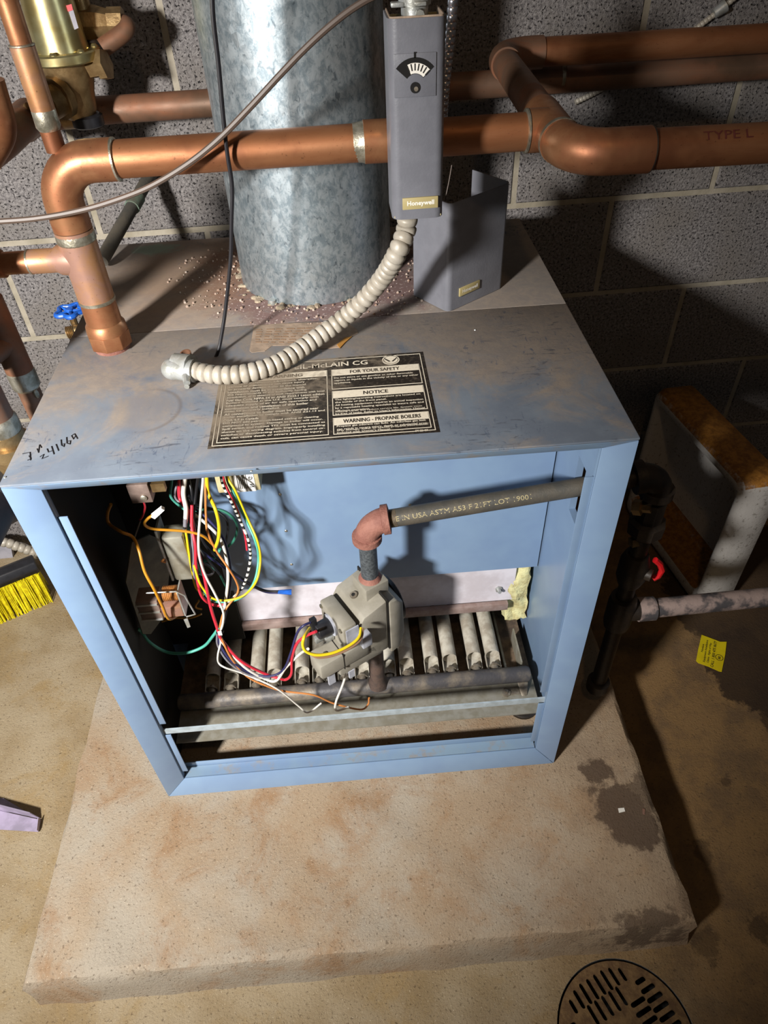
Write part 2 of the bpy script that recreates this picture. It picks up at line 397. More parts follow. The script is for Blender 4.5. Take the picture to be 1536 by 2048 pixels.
BASE = {}
def tag(o, label=None, cat=None, group=None, kind=None):
    for k, v in (('label', label), ('category', cat), ('group', group), ('kind', kind)):
        if v: o[k] = v
    return o
def thing(name, loc, label, cat, group=None):
    o = bpy.data.objects.new(name, None); o.empty_display_size = 0.03
    sc.collection.objects.link(o); o.location = loc; BASE[o.name] = Vector(loc)
    return tag(o, label, cat, group)
def obj(name, mb, mat, parent=None, smooth=35, bevel=0.0, label=None, segs=2):
    me = bpy.data.meshes.new(name)
    if parent is not None: b = BASE[parent.name]
    else:
        xs = [v[0] for v in mb.v]; ys = [v[1] for v in mb.v]; zs = [v[2] for v in mb.v]
        b = Vector(((min(xs)+max(xs))/2, (min(ys)+max(ys))/2, min(zs)))
    me.from_pydata([tuple(Vector(v)-b) for v in mb.v], [], mb.f)
    bm = bmesh.new(); bm.from_mesh(me); bmesh.ops.recalc_face_normals(bm, faces=bm.faces)
    if bevel:
        ed = [e for e in bm.edges if len(e.link_faces) == 2 and e.calc_face_angle(0) > math.radians(30)]
        bmesh.ops.bevel(bm, geom=ed, offset=bevel, segments=segs, profile=0.5, affect='EDGES', clamp_overlap=True)
    bm.to_mesh(me); bm.free()
    me.materials.append(M[mat] if isinstance(mat, str) else mat)
    if smooth:
        me.polygons.foreach_set('use_smooth', [True]*len(me.polygons)); me.set_sharp_from_angle(angle=math.radians(smooth))
    o = bpy.data.objects.new(name, me); sc.collection.objects.link(o)
    if parent is not None: o.parent = parent; BASE[o.name] = b
    else: o.location = b; BASE[o.name] = b
    if label: o['label'] = label
    return o

def spline(pts, k=6):
    """Catmull-Rom through the points"""
    P = [Vector(p) for p in pts]; P = [P[0]*2-P[1]] + P + [P[-1]*2-P[-2]]; out = []
    for i in range(1, len(P)-2):
        a, b, c, d = P[i-1:i+3]
        for j in range(k):
            t = j/k
            out.append(0.5*((2*b) + (c-a)*t + (2*a-5*b+4*c-d)*t*t + (3*b-a-3*c+d)*t**3))
    out.append(P[-2]); return out
def resample(path, step):
    out = [path[0]]; acc = 0.0
    for a, b in zip(path, path[1:]):
        L = (b-a).length; d = step-acc
        while d <= L:
            out.append(a+(b-a)*(d/L)); d += step
        acc = (acc+L) % step
    return out
def arc(p0, corner, p1, n=8):
    """rounded elbow path from p0 to p1 with the given corner"""
    p0, c, p1 = Vector(p0), Vector(corner), Vector(p1)
    a = p0-c; b = p1-c; r = a.length; u = a.normalized(); w = b.normalized()
    o = c + u*r + w*r; out = []
    for i in range(n+1):
        t = math.pi/2*i/n
        out.append(o - w*r*math.cos(t) - u*r*math.sin(t))
    return out
def text_geo(s, bold=0.0):
    cu = bpy.data.curves.new('t', 'FONT'); cu.body = s; cu.offset = bold; cu.resolution_u = 2
    ob = bpy.data.objects.new('t', cu); sc.collection.objects.link(ob)
    dg = bpy.context.evaluated_depsgraph_get(); me = bpy.data.meshes.new_from_object(ob.evaluated_get(dg))
    v = [tuple(q.co) for q in me.vertices]; f = [tuple(p.vertices) for p in me.polygons]
    bpy.data.objects.remove(ob); bpy.data.curves.remove(cu); bpy.data.meshes.remove(me)
    x0 = min(q[0] for q in v); x1 = max(q[0] for q in v); y0 = min(q[1] for q in v); y1 = max(q[1] for q in v)
    return [((q[0]-x0)/(x1-x0), (q[1]-y0)/max(y1-y0, 1e-6)) for q in v], f
def text_on(mb, s, fn, bold=0.0):
    """fn maps unit text coordinates (0..1, 0..1) to a point"""
    v, f = text_geo(s, bold); mb.add([fn(*q) for q in v], f); return mb

# ================================================================== setting
def slab_with_hole():
    cu = bpy.data.curves.new('floor', 'CURVE'); cu.dimensions = '2D'; cu.fill_mode = 'BOTH'
    for pts in ([(-2.2,-1.6),(3.0,-1.6),(3.0,1.0),(-2.2,1.0)], [(0.739+0.106*math.cos(2*math.pi*i/64), -0.400+0.106*math.sin(2*math.pi*i/64)) for i in range(64)]):
        sp = cu.splines.new('POLY'); sp.points.add(len(pts)-1); sp.use_cyclic_u = True
        for q, p in zip(sp.points, pts): q.co = (p[0], p[1], 0, 1)
    return cu
def curve_mesh(cu, name):
    ob = bpy.data.objects.new('t', cu); sc.collection.objects.link(ob)
    dg = bpy.context.evaluated_depsgraph_get(); me = bpy.data.meshes.new_from_object(ob.evaluated_get(dg)); me.name = name
    bpy.data.objects.remove(ob); bpy.data.curves.remove(cu); return me
fm = curve_mesh(slab_with_hole(), 'floor'); fm.materials.clear(); fm.materials.append(M['floor'])
floor = bpy.data.objects.new('floor', fm); sc.collection.objects.link(floor); floor.location = (0, 0, -0.1)
tag(floor, 'worn tan basement floor, wet and rust-brown at the right with dimmer light painted in', kind='structure')

# back wall: mortar slab with every block a child
wall = bpy.data.objects.new('wall_back', None)
mb = MB().box((-2.2, 0.0035, -0.1), (3.0, 0.12, 1.326))
BASE['wall_back'] = Vector((0,0,0))
me = bpy.data.meshes.new('wall_back'); me.from_pydata(mb.v, [], mb.f); me.materials.append(M['mortar'])
wall = bpy.data.objects.new('wall_back', me); sc.collection.objects.link(wall)
wall.location = (0, 0.7941, 0); wall.rotation_euler = (0, 0, 0.025)
tag(wall, 'grey cinder block basement wall with pale mortar joints', kind='structure')
bw, bh = 0.3955, 0.1925
def block_mesh():
    a, b, c, d = bw/2, bh/2, 0.003, 0.012
    v = [(-a,d,-b),(a,d,-b),(a,d,b),(-a,d,b),(-a,0.003,-b),(a,0.003,-b),(a,0.003,b),(-a,0.003,b),
         (-a+c,0,-b+c),(a-c,0,-b+c),(a-c,0,b-c),(-a+c,0,b-c)]
    f = [(8,9,10,11)]
    for i in range(4):
        j = (i+1) % 4; f += [(4+i,4+j,8+j,8+i), (i,j,4+j,4+i)]
    m = bpy.data.meshes.new('block'); m.from_pydata(v, [], f); m.materials.append(M['block']); return m
bme = block_mesh()
for kz in range(-4, 3):
    z = 0.7141 + 0.2032*(kz+0.5)
    off = 0.9426 if (kz % 2) else 0.9426+0.2032
    for kx in range(-8, 5):
        x = off + 0.4064*kx + 0.2032
        if x < -2.0 or x > 2.8: continue
        b = bpy.data.objects.new('block', bme); sc.collection.objects.link(b); b.parent = wall
        b.location = (x, random.uniform(-0.0008, 0.0008), z)

# concrete pad with chipped edges
def pad():
    x0, x1, y0, y1 = -0.186, 0.873, -0.280, 0.70
    def ring(n):
        P = []
        for (ax, ay), (bx, by) in (((x0,y0),(x1,y0)), ((x1,y0),(x1,y1)), ((x1,y1),(x0,y1)), ((x0,y1),(x0,y0))):
            for i in range(n): P.append((ax+(bx-ax)*i/n, ay+(by-ay)*i/n))
        return P
    n = 46; P = ring(n); cx, cy = (x0+x1)/2, (y0+y1)/2
    v = []; f = []; m = len(P)
    def lay(inset, z, jit, seed):
        for x, y in P:
            q = noise.noise(Vector((x*14+seed, y*14, seed)))*jit + noise.noise(Vector((x*45+seed, y*45, seed)))*jit*0.6
            dx = 1 if abs(x-x0) < 1e-6 else (-1 if abs(x-x1) < 1e-6 else 0); dy = 1 if abs(y-y0) < 1e-6 else (-1 if abs(y-y1) < 1e-6 else 0)
            v.append((x+dx*(inset+q), y+dy*(inset+q), z + noise.noise(Vector((x*30, y*30, seed+3)))*jit*0.25))
    lay(-0.006, -0.101, 0.004, 1); lay(-0.002, -0.06, 0.004, 2); lay(0.0, -0.018, 0.004, 3); lay(0.005, -0.005, 0.005, 4); lay(0.014, 0.0, 0.004, 5)
    for L in range(4):
        for i in range(m):
            j = (i+1) % m; f.append((L*m+i, L*m+j, (L+1)*m+j, (L+1)*m+i))
    # level the top ring
    for i in range(4*m, 5*m): v[i] = (v[i][0], v[i][1], 0.0)
    f.append(tuple(range(4*m, 5*m)))
    return MB().add(v, f)
tag(obj('concrete_pad', pad(), 'pad', smooth=30), 'raised rough concrete pad under the blue boiler', 'pad')

# ================================================================== boiler
W, D, H = 0.711, 0.646, 0.757
boiler = thing('boiler', (0.3555, 0.323, 0.0), 'blue boiler cabinet with open front and dusty lid on the concrete pad', 'boiler')
g = 0.0006
obj('lid', MB().box((-0.001, -0.0005, 0.7535), (W+0.001, 0.322, H)), 'lid', boiler, bevel=0.002)
obj('rear_lid', MB().box((-0.001, 0.3235, 0.7525), (W+0.001, D, 0.7562)), 'lid', boiler, bevel=0.001)
obj('lid_lip', MB().quadprism([(0.0, -0.0005, 0.7535), (0.036, 0.009, 0.7385), (0.675, 0.009, 0.7385), (W, -0.0005, 0.7535)], (0, 0.003, 0)), 'blue_dusty', boiler, bevel=0.0008)
for sx in (0, 1):
    X_ = (lambda x: x) if not sx else (lambda x: W-x)
    mb = MB().quadprism([(X_(0), 0, 0.0+g), (X_(0.036), 0.011, 0.04+g), (X_(0.036), 0.011, 0.7395), (X_(0), 0, 0.7525)], (0, 0.003, 0))
    mb.quadprism([(X_(0.036), 0.012, 0.04), (X_(0.036), 0.012, 0.7395), (X_(0.0345), 0.012, 0.7395), (X_(0.0345), 0.012, 0.04)], (0, 0.010, 0))
    obj('stile', mb, 'blue', boiler, bevel=0.0012)
    # flange that carries the missing door, split by the crossbar
    fl = MB()
    fl.box((min(X_(0.0335), X_(0.0475)), 0.0150, 0.222), (max(X_(0.0335), X_(0.0480)), 0.0170, 0.690))
    fl.box((min(X_(0.0335), X_(0.0465)), 0.0150, 0.060), (max(X_(0.0335), X_(0.0470)), 0.0170, 0.186))
    obj('door_flange', fl, 'blue', boiler, bevel=0.0006)
mb = MB().quadprism([(0.0+g, 0, 0), (W-g, 0, 0), (0.675, 0.011, 0.04), (0.036, 0.011, 0.04)], (0, 0.003, 0))
obj('bottom_rail', mb, 'blue', boiler, bevel=0.0012)
obj('rail_ledge', MB().box((0.037, 0.0142, 0.037), (0.674, 0.034, 0.040)), 'blue_dusty', boiler)
obj('rail_flange', MB().box((0.037, 0.0342, 0.036), (0.674, 0.036, 0.054)), 'blue', boiler, bevel=0.0006)
obj('side_panel', MB().box((0.0, 0.0033, 0.0), (0.010, D, 0.7525)), 'blue', boiler)
ya, yb, za, zb = 0.104, 0.138, 0.520, 0.622
sp = MB().box((0.701, 0.0033, 0.0), (W, ya, 0.7525)).box((0.701, yb, 0.0), (W, D, 0.7525)).box((0.701, ya, 0.0), (W, yb, za)).box((0.701, ya, zb), (W, yb, 0.7525))
obj('side_panel', sp, 'blue', boiler)
obj('back_panel', MB().box((0.010, D-0.006, 0.0), (0.701, D, 0.752)), 'blue', boiler)
pan = obj('inner_panel', MB().box((0.145, 0.225, 0.297), (0.6985, 0.228, 0.752)), 'blue', boiler)
obj('shade_sheet', MB().box((0.0115, 0.229, 0.150), (0.150, 0.232, 0.752)).box((0.0102, 0.02, 0.0), (0.0110, 0.229, 0.752)), 'black', boiler, label='black sheet standing in for the shade inside at the left')  # black sheets added where the left interior lies in shade
for p in ((0.2666, 0.2245, 0.5154), (0.2654, 0.2245, 0.4346), (0.2641, 0.2245, 0.3530), (0.4710, 0.2245, 0.4718)):
    obj('screw', MB().lathe([(0, 0.0026), (0.0012, 0.0026), (0.002, 0.0014)], (p[0], 0.2255, p[2]), (0,-1,0), 10), 'solder', pan)
obj('crossbar', MB().box((0.0345, 0.0175, 0.187), (0.6765, 0.0205, 0.199)), 'bar', boiler)
wb = obj('white_board', MB().box((0.15, 0.236, 0.196), (0.665, 0.240, 0.330)), 'white_board', boiler)
obj('flange_strip', MB().box((0.151, 0.2255, 0.178), (0.655, 0.2355, 0.196)), 'pink_flange', boiler, bevel=0.001)
obj('hex_bolt', MB().lathe([(0, 0.007), (0.004, 0.007), (0.0041, 0.004), (0.012, 0.0035)], (0.6356, 0.2360, 0.2308), (0,-1,0.2), 6), 'zinc', wb)
def lump(lo, hi, n=8, amp=0.006, sc_=30):
    bm = bmesh.new(); bmesh.ops.create_cube(bm, size=1.0)
    bmesh.ops.subdivide_edges(bm, edges=bm.edges, cuts=n, use_grid_fill=True)
    lo = Vector(lo); hi = Vector(hi); v = []
    for q in bm.verts:
        p = Vector((lo[i]+(q.co[i]+0.5)*(hi[i]-lo[i]) for i in range(3)))
        d = Vector((noise.noise(p*sc_), noise.noise(p*sc_+Vector((9,0,0))), noise.noise(p*sc_+Vector((0,9,0)))))
        d += 0.5*Vector((noise.noise(p*sc_*3), noise.noise(p*sc_*3+Vector((9,0,0))), noise.noise(p*sc_*3+Vector((0,9,0)))))
        v.append(tuple(p+d*amp))
    bm.verts.index_update(); f = [tuple(x.index for x in q.verts) for q in bm.faces]; bm.free()
    return MB().add(v, f)
obj('insulation', lump((0.652, 0.238, 0.135), (0.694, 0.300, 0.300), 9, 0.009, 40), 'wool', boiler)
obj('foot', MB().lathe([(0, 0.030), (0.006, 0.030), (0.008, 0.026)], (0.6793, 0.1234, 0.0000), (0,0,1), 24), 'iron_black', boiler)

# warning decal
LX0, LX1, LY0, LY1 = 0.2235, 0.4905, 0.0375, 0.2155
zt = H + 0.0003
decal_o = obj('warning_decal', MB().box((LX0, LY0, H-0.0003), (LX1, LY1, zt)), 'decal_black', boiler, smooth=0)
lw, lh = LX1-LX0, LY1-LY0
def L(u, v, dz=0.0002): return (LX0+u*lw, LY1-v*lh, zt+dz)
bars = MB()
def bar(u0, v0, u1, v1, m=None): (m or bars).quadprism([L(u0,v1), L(u1,v1), L(u1,v0), L(u0,v0)], (0, 0, -0.0004))
def frame(u0, v0, u1, v1, t=0.0035):
    tv = t*lw/lh
    bar(u0, v0, u1, v0+tv); bar(u0, v1-tv, u1, v1); bar(u0, v0+tv, u0+t, v1-tv); bar(u1-t, v0+tv, u1, v1-tv)
frame(0.016, 0.024, 0.984, 0.976); frame(0.034, 0.165, 0.52, 0.945); frame(0.54, 0.165, 0.968, 0.42); frame(0.54, 0.445, 0.968, 0.735); frame(0.54, 0.765, 0.968, 0.945)
bar(0.036, 0.17, 0.518, 0.24); bar(0.542, 0.17, 0.966, 0.245); bar(0.542, 0.45, 0.966, 0.53); bar(0.542, 0.77, 0.966, 0.845)
obj('border', bars, 'decal_cream', decal_o, smooth=0)
def words(lst, name, mat, dz, bold=0.018):
    mb = MB()
    for s, u0, u1, v0, v1 in lst:
        text_on(mb, s, lambda a, b: L(u0+(u1-u0)*a, v1+(v0-v1)*b, dz), bold)
    return obj(name, mb, mat, decal_o, smooth=0)
words([('WEIL-McLAIN CG', 0.30, 0.72, 0.065, 0.125)], 'title_text', 'decal_cream', 0.0003)
for hd in (('WARNING', 0.22, 0.40, 0.186, 0.226), ('FOR YOUR SAFETY', 0.63, 0.87, 0.188, 0.230), ('NOTICE', 0.685, 0.80, 0.470, 0.512),
           ('WARNING - PROPANE BOILERS', 0.585, 0.93, 0.788, 0.830)):
    words([hd], 'heading_text', 'decal_black', 0.0005, 0.015)
col1 = ['Improper installation, adjustment, alteration,', 'service or maintenance can cause injury', 'or property damage. Refer to the manual.',
        'Installation must be in accordance with', 'the requirements of the authority having', 'jurisdiction, or in absence of such requirements with local',
        'Fuel Gas Code NFPA 54 or ANSI Z223.1 Latest edition', 'Boilers installed in the U.S. must comply with',
        'adequate supply of air for safe operation and', 'combustion and ventilation of this boiler', 'must be properly installed.',
        'All connections to boiler must be secured near', 'boiler installation to comply with ANSI Z21.13 and', 'CGA 4.9 in Canada',
        'DO NOT add petroleum-based sealing or cleaning', 'compound to system. Damage to boiler will occur.',
        'Spill switch and rollout TFS must be connected as', 'shown on the wiring diagram. Improperly installing', 'switches or disconnecting switches from control cir-', 'cuit, can cause death or severe personal injury.']
ls = []
for i, s in enumerate(col1):
    v = 0.255 + i*0.0335; ls.append((s, 0.05, 0.05+0.455*min(1, len(s)/49.0), v, v+0.025))
def para(lines, u0, u1, va, n):
    for i, s in enumerate(lines):
        v = va + i*0.0335; ls.append((s, u0, u0+(u1-u0)*min(1, len(s)/n), v, v+0.025))
para(['Do not store or use gasoline or other flammable', 'vapors or liquids in the vicinity of this or any other', 'appliance.'], 0.552, 0.955, 0.268, 50)
para(['The lighting/operating instructions are located on', 'the inside of the front panel.', 'All heating equipment requires an annual inspection', 'by a reputable heating specialist to insure safe and', 'efficient operation.'], 0.552, 0.955, 0.542, 51)
ls += [('Adding water will reduce service life. System must', 0.552, 0.945, 0.690, 0.706), ('be free of leaks. Refer to User\'s Information Manual', 0.552, 0.955, 0.712, 0.728)]
ls = [q for q in ls]
para(['Propane gas odorant can fade. An odorless gas leak', 'can result in severe injury, death or substantial prop-'], 0.556, 0.958, 0.850, 51)
ls += [('erty damage. Refer to special propane information', 0.556, 0.955, 0.9, 0.918), ('included with Owner\'s Manual.', 0.556, 0.79, 0.922, 0.938)]
words(ls, 'body_text', 'decal_cream', 0.0003, 0.022)
words([('590-223-059', 0.895, 0.95, 0.962, 0.984)], 'number_text', 'decal_cream', 0.0004)
# round emblem: pale disc with a dark bird-like mark
em = MB().lathe([(0, 0.0115), (0.0003, 0.0115)], L(0.835, 0.085, -0.0001), (0,0,1), 32)
obj('emblem', em, 'decal_cream', decal_o, smooth=0)
e0 = Vector(L(0.835, 0.085, 0.0003))
mk = MB()
for sx in (-1, 1):
    mk.quadprism([e0+Vector((sx*0.0005, -0.004, 0)), e0+Vector((sx*0.0085, 0.0055, 0)), e0+Vector((sx*0.0075, 0.0015, 0)), e0+Vector((sx*0.003, -0.0045, 0))], (0,0,0.0001))
for i in range(28):
    a, b = 2*math.pi*i/28, 2*math.pi*(i+1)/28
    mk.quadprism([e0+0.0098*Vector((math.cos(a), math.sin(a), 0)), e0+0.0098*Vector((math.cos(b), math.sin(b), 0)), e0+0.0092*Vector((math.cos(b), math.sin(b), 0)), e0+0.0092*Vector((math.cos(a), math.sin(a), 0))], (0,0,0.0001))
obj('emblem_mark', mk, 'decal_black', decal_o, smooth=0)
# marker pen writing on the lid
def pen(strokes, name):
    mb = MB()
    for st in strokes: mb.tube([Vector(p)+Vector((0,0,0.0002)) for p in st], 0.0006, 6)
    return obj(name, mb, 'ink', boiler)
pen([[(0.0097, 0.0541, 0.7570), (0.0177, 0.0560, 0.7570), (0.0227, 0.0408, 0.7570)], [(0.0192, 0.0412, 0.7570), (0.0224, 0.0435, 0.7570), (0.0185, 0.0494, 0.7570)], [(0.0241, 0.0617, 0.7570), (0.0280, 0.0538, 0.7570), (0.0249, 0.0692, 0.7570), (0.0289, 0.0630, 0.7570)], [(0.0319, 0.0460, 0.7570), (0.0353, 0.0502, 0.7570), (0.0353, 0.0420, 0.7570), (0.0410, 0.0459, 0.7570)],
     [(0.0360, 0.0603, 0.7570), (0.0395, 0.0534, 0.7570), (0.0429, 0.0557, 0.7570)], [(0.0400, 0.0645, 0.7570), (0.0470, 0.0488, 0.7570)], [(0.0443, 0.0678, 0.7570), (0.0506, 0.0548, 0.7570)], [(0.0480, 0.0759, 0.7570), (0.0514, 0.0650, 0.7570), (0.0551, 0.0618, 0.7570), (0.0542, 0.0675, 0.7570), (0.0515, 0.0669, 0.7570)],
     [(0.0534, 0.0801, 0.7570), (0.0569, 0.0682, 0.7570), (0.0610, 0.0658, 0.7570), (0.0599, 0.0726, 0.7570), (0.0565, 0.0720, 0.7570)], [(0.0613, 0.0860, 0.7570), (0.0586, 0.0824, 0.7570), (0.0628, 0.0751, 0.7570), (0.0635, 0.0818, 0.7570), (0.0613, 0.0860, 0.7570), (0.0673, 0.0755, 0.7570)]], 'marker_writing')
# dusty screw heads on the lid
for i, p in enumerate(((0.2765, -0.0074, 0.7570), (0.5686, 0.2632, 0.7570), (0.0026, 0.0133, 0.7570))):
    obj('screw', MB().lathe([(0, 0.0016), (0.0008, 0.0012)], p, (0,0,1), 8), 'zinc', boiler)
# torn paper label, still glued to the lid
pz = 0.7566
base = [(0.2594, 0.3185, 0.7566), (0.2965, 0.3191, 0.7566), (0.3539, 0.3139, 0.7566), (0.3964, 0.3007, 0.7566), (0.4057, 0.2880, 0.7566), (0.4066, 0.2766, 0.7566), (0.3965, 0.2670, 0.7566), (0.3878, 0.2560, 0.7566), (0.3792, 0.2412, 0.7566), (0.3534, 0.2407, 0.7566), (0.3261, 0.2563, 0.7566), (0.2986, 0.2574, 0.7566), (0.2883, 0.2588, 0.7566), (0.2787, 0.2456, 0.7566), (0.2612, 0.2440, 0.7566), (0.2574, 0.2498, 0.7566), (0.2586, 0.2846, 0.7566)]
pl = obj('paper_label', MB().quadprism(base, (0,0,0.0009)), 'paper', boiler, smooth=0)
obj('peeled_corner', MB().quadprism([(0.3767, 0.2475, 0.7577), (0.3882, 0.2648, 0.7577), (0.3979, 0.2662, 0.7577), (0.3877, 0.2514, 0.7577), (0.3805, 0.2378, 0.7577)], (0,0,0.001)), 'paper_brown', pl, smooth=0)
pm = MB()
for i in range(6):
    a = Vector((0.2632, 0.3044, 0.7577)).lerp(Vector((0.2629, 0.2630, 0.7577)), i/6); b = Vector((0.3891, 0.2940, 0.7577)).lerp(Vector((0.3603, 0.2471, 0.7577)), i/6)
    for j in range(9):
        u0 = j/9 + random.uniform(0, 0.02); u1 = u0 + random.uniform(0.05, 0.095)
        p, q = a.lerp(b, u0), a.lerp(b, min(1, u1)); pm.quadprism([p, q, q+Vector((0,0.0022,0)), p+Vector((0,0.0022,0))], (0,0,0.0002))
obj('faded_print', pm, 'paper_line', pl, smooth=0)
sealer = MB()
for i in range(150):
    a = random.uniform(0, 2*math.pi); r = 0.119+abs(random.gauss(0, 0.006))
    sealer.sphere((0.35+r*math.cos(a), 0.487+r*math.sin(a), 0.757), random.uniform(0.001, 0.0058), 6, 4, random.uniform(0.8,1.7), random.uniform(0.8,1.5), random.uniform(0.4,0.9))
tag(obj('collar_sealant', sealer, 'scale', boiler), kind='stuff')
obj('collar_bolt', MB().lathe([(0, 0.007), (0.002, 0.007), (0.0021, 0.0055), (0.006, 0.005)], (0.2831, 0.3843, 0.7570), (0.1,-0.1,1), 12), 'zinc', boiler)
crumbs = MB()
for i in range(420):
    a = random.uniform(0, 2*math.pi); r = random.uniform(0.125, 0.24)
    x, y = 0.35+r*math.cos(a), 0.487+r*math.sin(a)*0.75
    if not (0.02 < x < 0.69 and 0.24 < y < 0.63): continue
    s = random.uniform(0.0007, 0.0024); crumbs.sphere((x, y, 0.757), s, 5, 3)
tag(obj('scale_crumbs', crumbs, 'crumb', None), 'pale rust crumbs scattered on the lid round the flue', 'crumbs', kind='stuff')

# ------------------------------------------------------------------ burner assembly
bz, by = 0.122, 0.166
burn = thing('burner_assembly', (0.36, 0.12, 0.085), 'row of grey burner tubes on a sooty tray inside the boiler', 'burner')
obj('base_tray', MB().box((0.020, 0.142, 0.083), (0.690, 0.52, 0.087)), 'tray', burn)
obj('front_shelf', MB().box((0.030, 0.050, 0.096), (0.688, 0.141, 0.099)), 'shelf', burn)
obj('side_rail', MB().box((0.640, 0.142, 0.087), (0.644, 0.30, 0.104)).box((0.668, 0.142, 0.087), (0.671, 0.22, 0.125)), 'shelf', burn)
obj('manifold', MB().lathe([(0, 0.0120), (0.004, 0.0148), (0.645, 0.0148), (0.650, 0.0120)], (0.030, 0.12, 0.118), (1,0,0), 24), 'manifold', burn)
obj('manifold_bracket', MB().quadprism([(0.655,0.105,0.112), (0.675,0.105,0.112), (0.670,0.085,0.099), (0.660,0.085,0.099)], (0,0.004,0)).box((0.63,0.09,0.0985),(0.668,0.105,0.101)), 'spud', burn, bevel=0.001)
obj('bracket_bolt', MB().lathe([(0, 0.008), (0.004, 0.008), (0.0045, 0.004), (0.009, 0.003)], (0.633, 0.094, 0.099), (0,0,1), 8), 'spud', burn)
tx = [(0.0883, 0.1583, 0.1220)[0], (0.1232, 0.1659, 0.1220)[0], (0.1719, 0.1701, 0.1220)[0], (0.2040, 0.1703, 0.1220)[0], (0.2561, 0.1708, 0.1220)[0], (0.2892, 0.1676, 0.1220)[0], (0.3367, 0.1709, 0.1220)[0],
      (0.3689, 0.1677, 0.1220)[0], (0.4194, 0.1684, 0.1220)[0], (0.4538, 0.1696, 0.1220)[0], (0.5009, 0.1718, 0.1220)[0], (0.5362, 0.1706, 0.1220)[0], (0.5830, 0.1695, 0.1220)[0], (0.6183, 0.1683, 0.1220)[0]]
proto = None
for x in tx:
    if proto is None:
        t = MB().lathe([(0.07, 0.0118), (0.0, 0.0118), (0.0, 0.0136), (0.35, 0.0136)], (x, by, bz), (0,1,0), 24)
        proto = obj('burner_tube', t, 'burner', burn)
        pr = MB()
        for s in (-1, 1): pr.quadprism([(x+s*0.0125, by-0.030, bz-0.012), (x+s*0.0125, by+0.004, bz-0.012), (x+s*0.0125, by+0.004, bz+0.002), (x+s*0.0125, by-0.030, bz-0.007)], (s*0.0009, 0, 0))
        pr.box((x-0.0125, by-0.030, bz-0.0125), (x+0.0125, by+0.004, bz-0.0115))
        pp = obj('tube_cradle', pr, 'burner', proto)
        sd = MB().lathe([(0, 0.0075), (0.008, 0.0075), (0.0081, 0.0105), (0.0105, 0.0105), (0.0106, 0.005), (0.017, 0.004)], (x, 0.1325, 0.119), (0,1,0.05), 12)
        ps = obj('orifice_spud', sd, 'spud', proto)
        x0 = x
    else:
        c = proto.copy(); sc.collection.objects.link(c); c.location = (x-x0, 0, 0)
        for ch in (pp, ps):
            d = ch.copy(); sc.collection.objects.link(d); d.parent = c

# ------------------------------------------------------------------ gas pipe, valve and outside drop
AX, AY = 0.3975, 0.12
gas = thing('gas_pipe', (0.55, AY, 0.50), 'grey lettered gas pipe with rust-red elbow crossing the boiler front', 'pipe')
e_c = Vector((AX, AY, 0.541)); e_r = Vector((0.4397, 0.1200, 0.5430)); rend = Vector((0.80, AY, 0.588))
ax_g = (Vector((0.702, AY, 0.579))-Vector((AX, AY, 0.541))).normalized()
p_s = e_c + ax_g*0.032; p_e = e_c + ax_g*0.375
obj('pipe', MB().tube([p_s, p_e], 0.0134, 28), 'pipe_gray', gas)
th = MB()
for i in range(5): th.lathe([(0, 0.0128), (0.0008, 0.0139), (0.0016, 0.0128)], p_s+ax_g*(0.004+i*0.0019), ax_g, 24)
obj('pipe_thread', th, 'thread', gas)
el = MB().tube(arc(e_c+Vector((0,0,-0.030)), e_c, e_c+ax_g*0.030, 10), 0.0185, 24)
el.lathe([(0, 0.0175), (0.001, 0.0222), (0.011, 0.0222), (0.012, 0.0185)], e_c+Vector((0,0,-0.036)), (0,0,1), 24)
el.lathe([(0, 0.0185), (0.001, 0.0222), (0.011, 0.0222), (0.012, 0.0165)], e_c+ax_g*0.023, ax_g, 24)
obj('elbow', el, 'red_elbow', gas)
obj('nipple', MB().lathe([(0, 0.0134), (0.088, 0.0134)], (AX, AY, 0.420), (0,0,1), 24), 'nipple', gas)
tx_mb = MB()
ur = Vector((0,0,1)).cross(ax_g).normalized()*-1
up0 = ax_g.cross(ur).normalized()
nrm0 = Vector((0,-1,0)); upv = ax_g.cross(nrm0)*1.0
if upv.z < 0: upv = -upv
def on_pipe(a0, a1, r, ang0, hgt, o, ax, nv, uv):
    def fn(u, v):
        t = ang0 + (v-0.5)*hgt/r
        return tuple(o + ax*(a0+(a1-a0)*u) + (nv*math.cos(t)+uv*math.sin(t))*r)
    return fn
text_on(tx_mb, 'E IN USA ASTM A53 F 21FT LOT 19001', on_pipe(0.012, 0.205, 0.0136, 0.62, 0.0072, p_s, ax_g, nrm0, upv), 0.0)
obj('pipe_lettering', tx_mb, simple('pale_pipe_print', '#a79a72', None, rough=0.7), gas, smooth=0)
obj('drop_pipe', MB().lathe([(0, 0.0190), (0.018, 0.0150), (0.024, 0.0134), (0.185, 0.0134)], (AX, AY, 0.127), (0,0,1), 20), 'rust_pipe', gas)

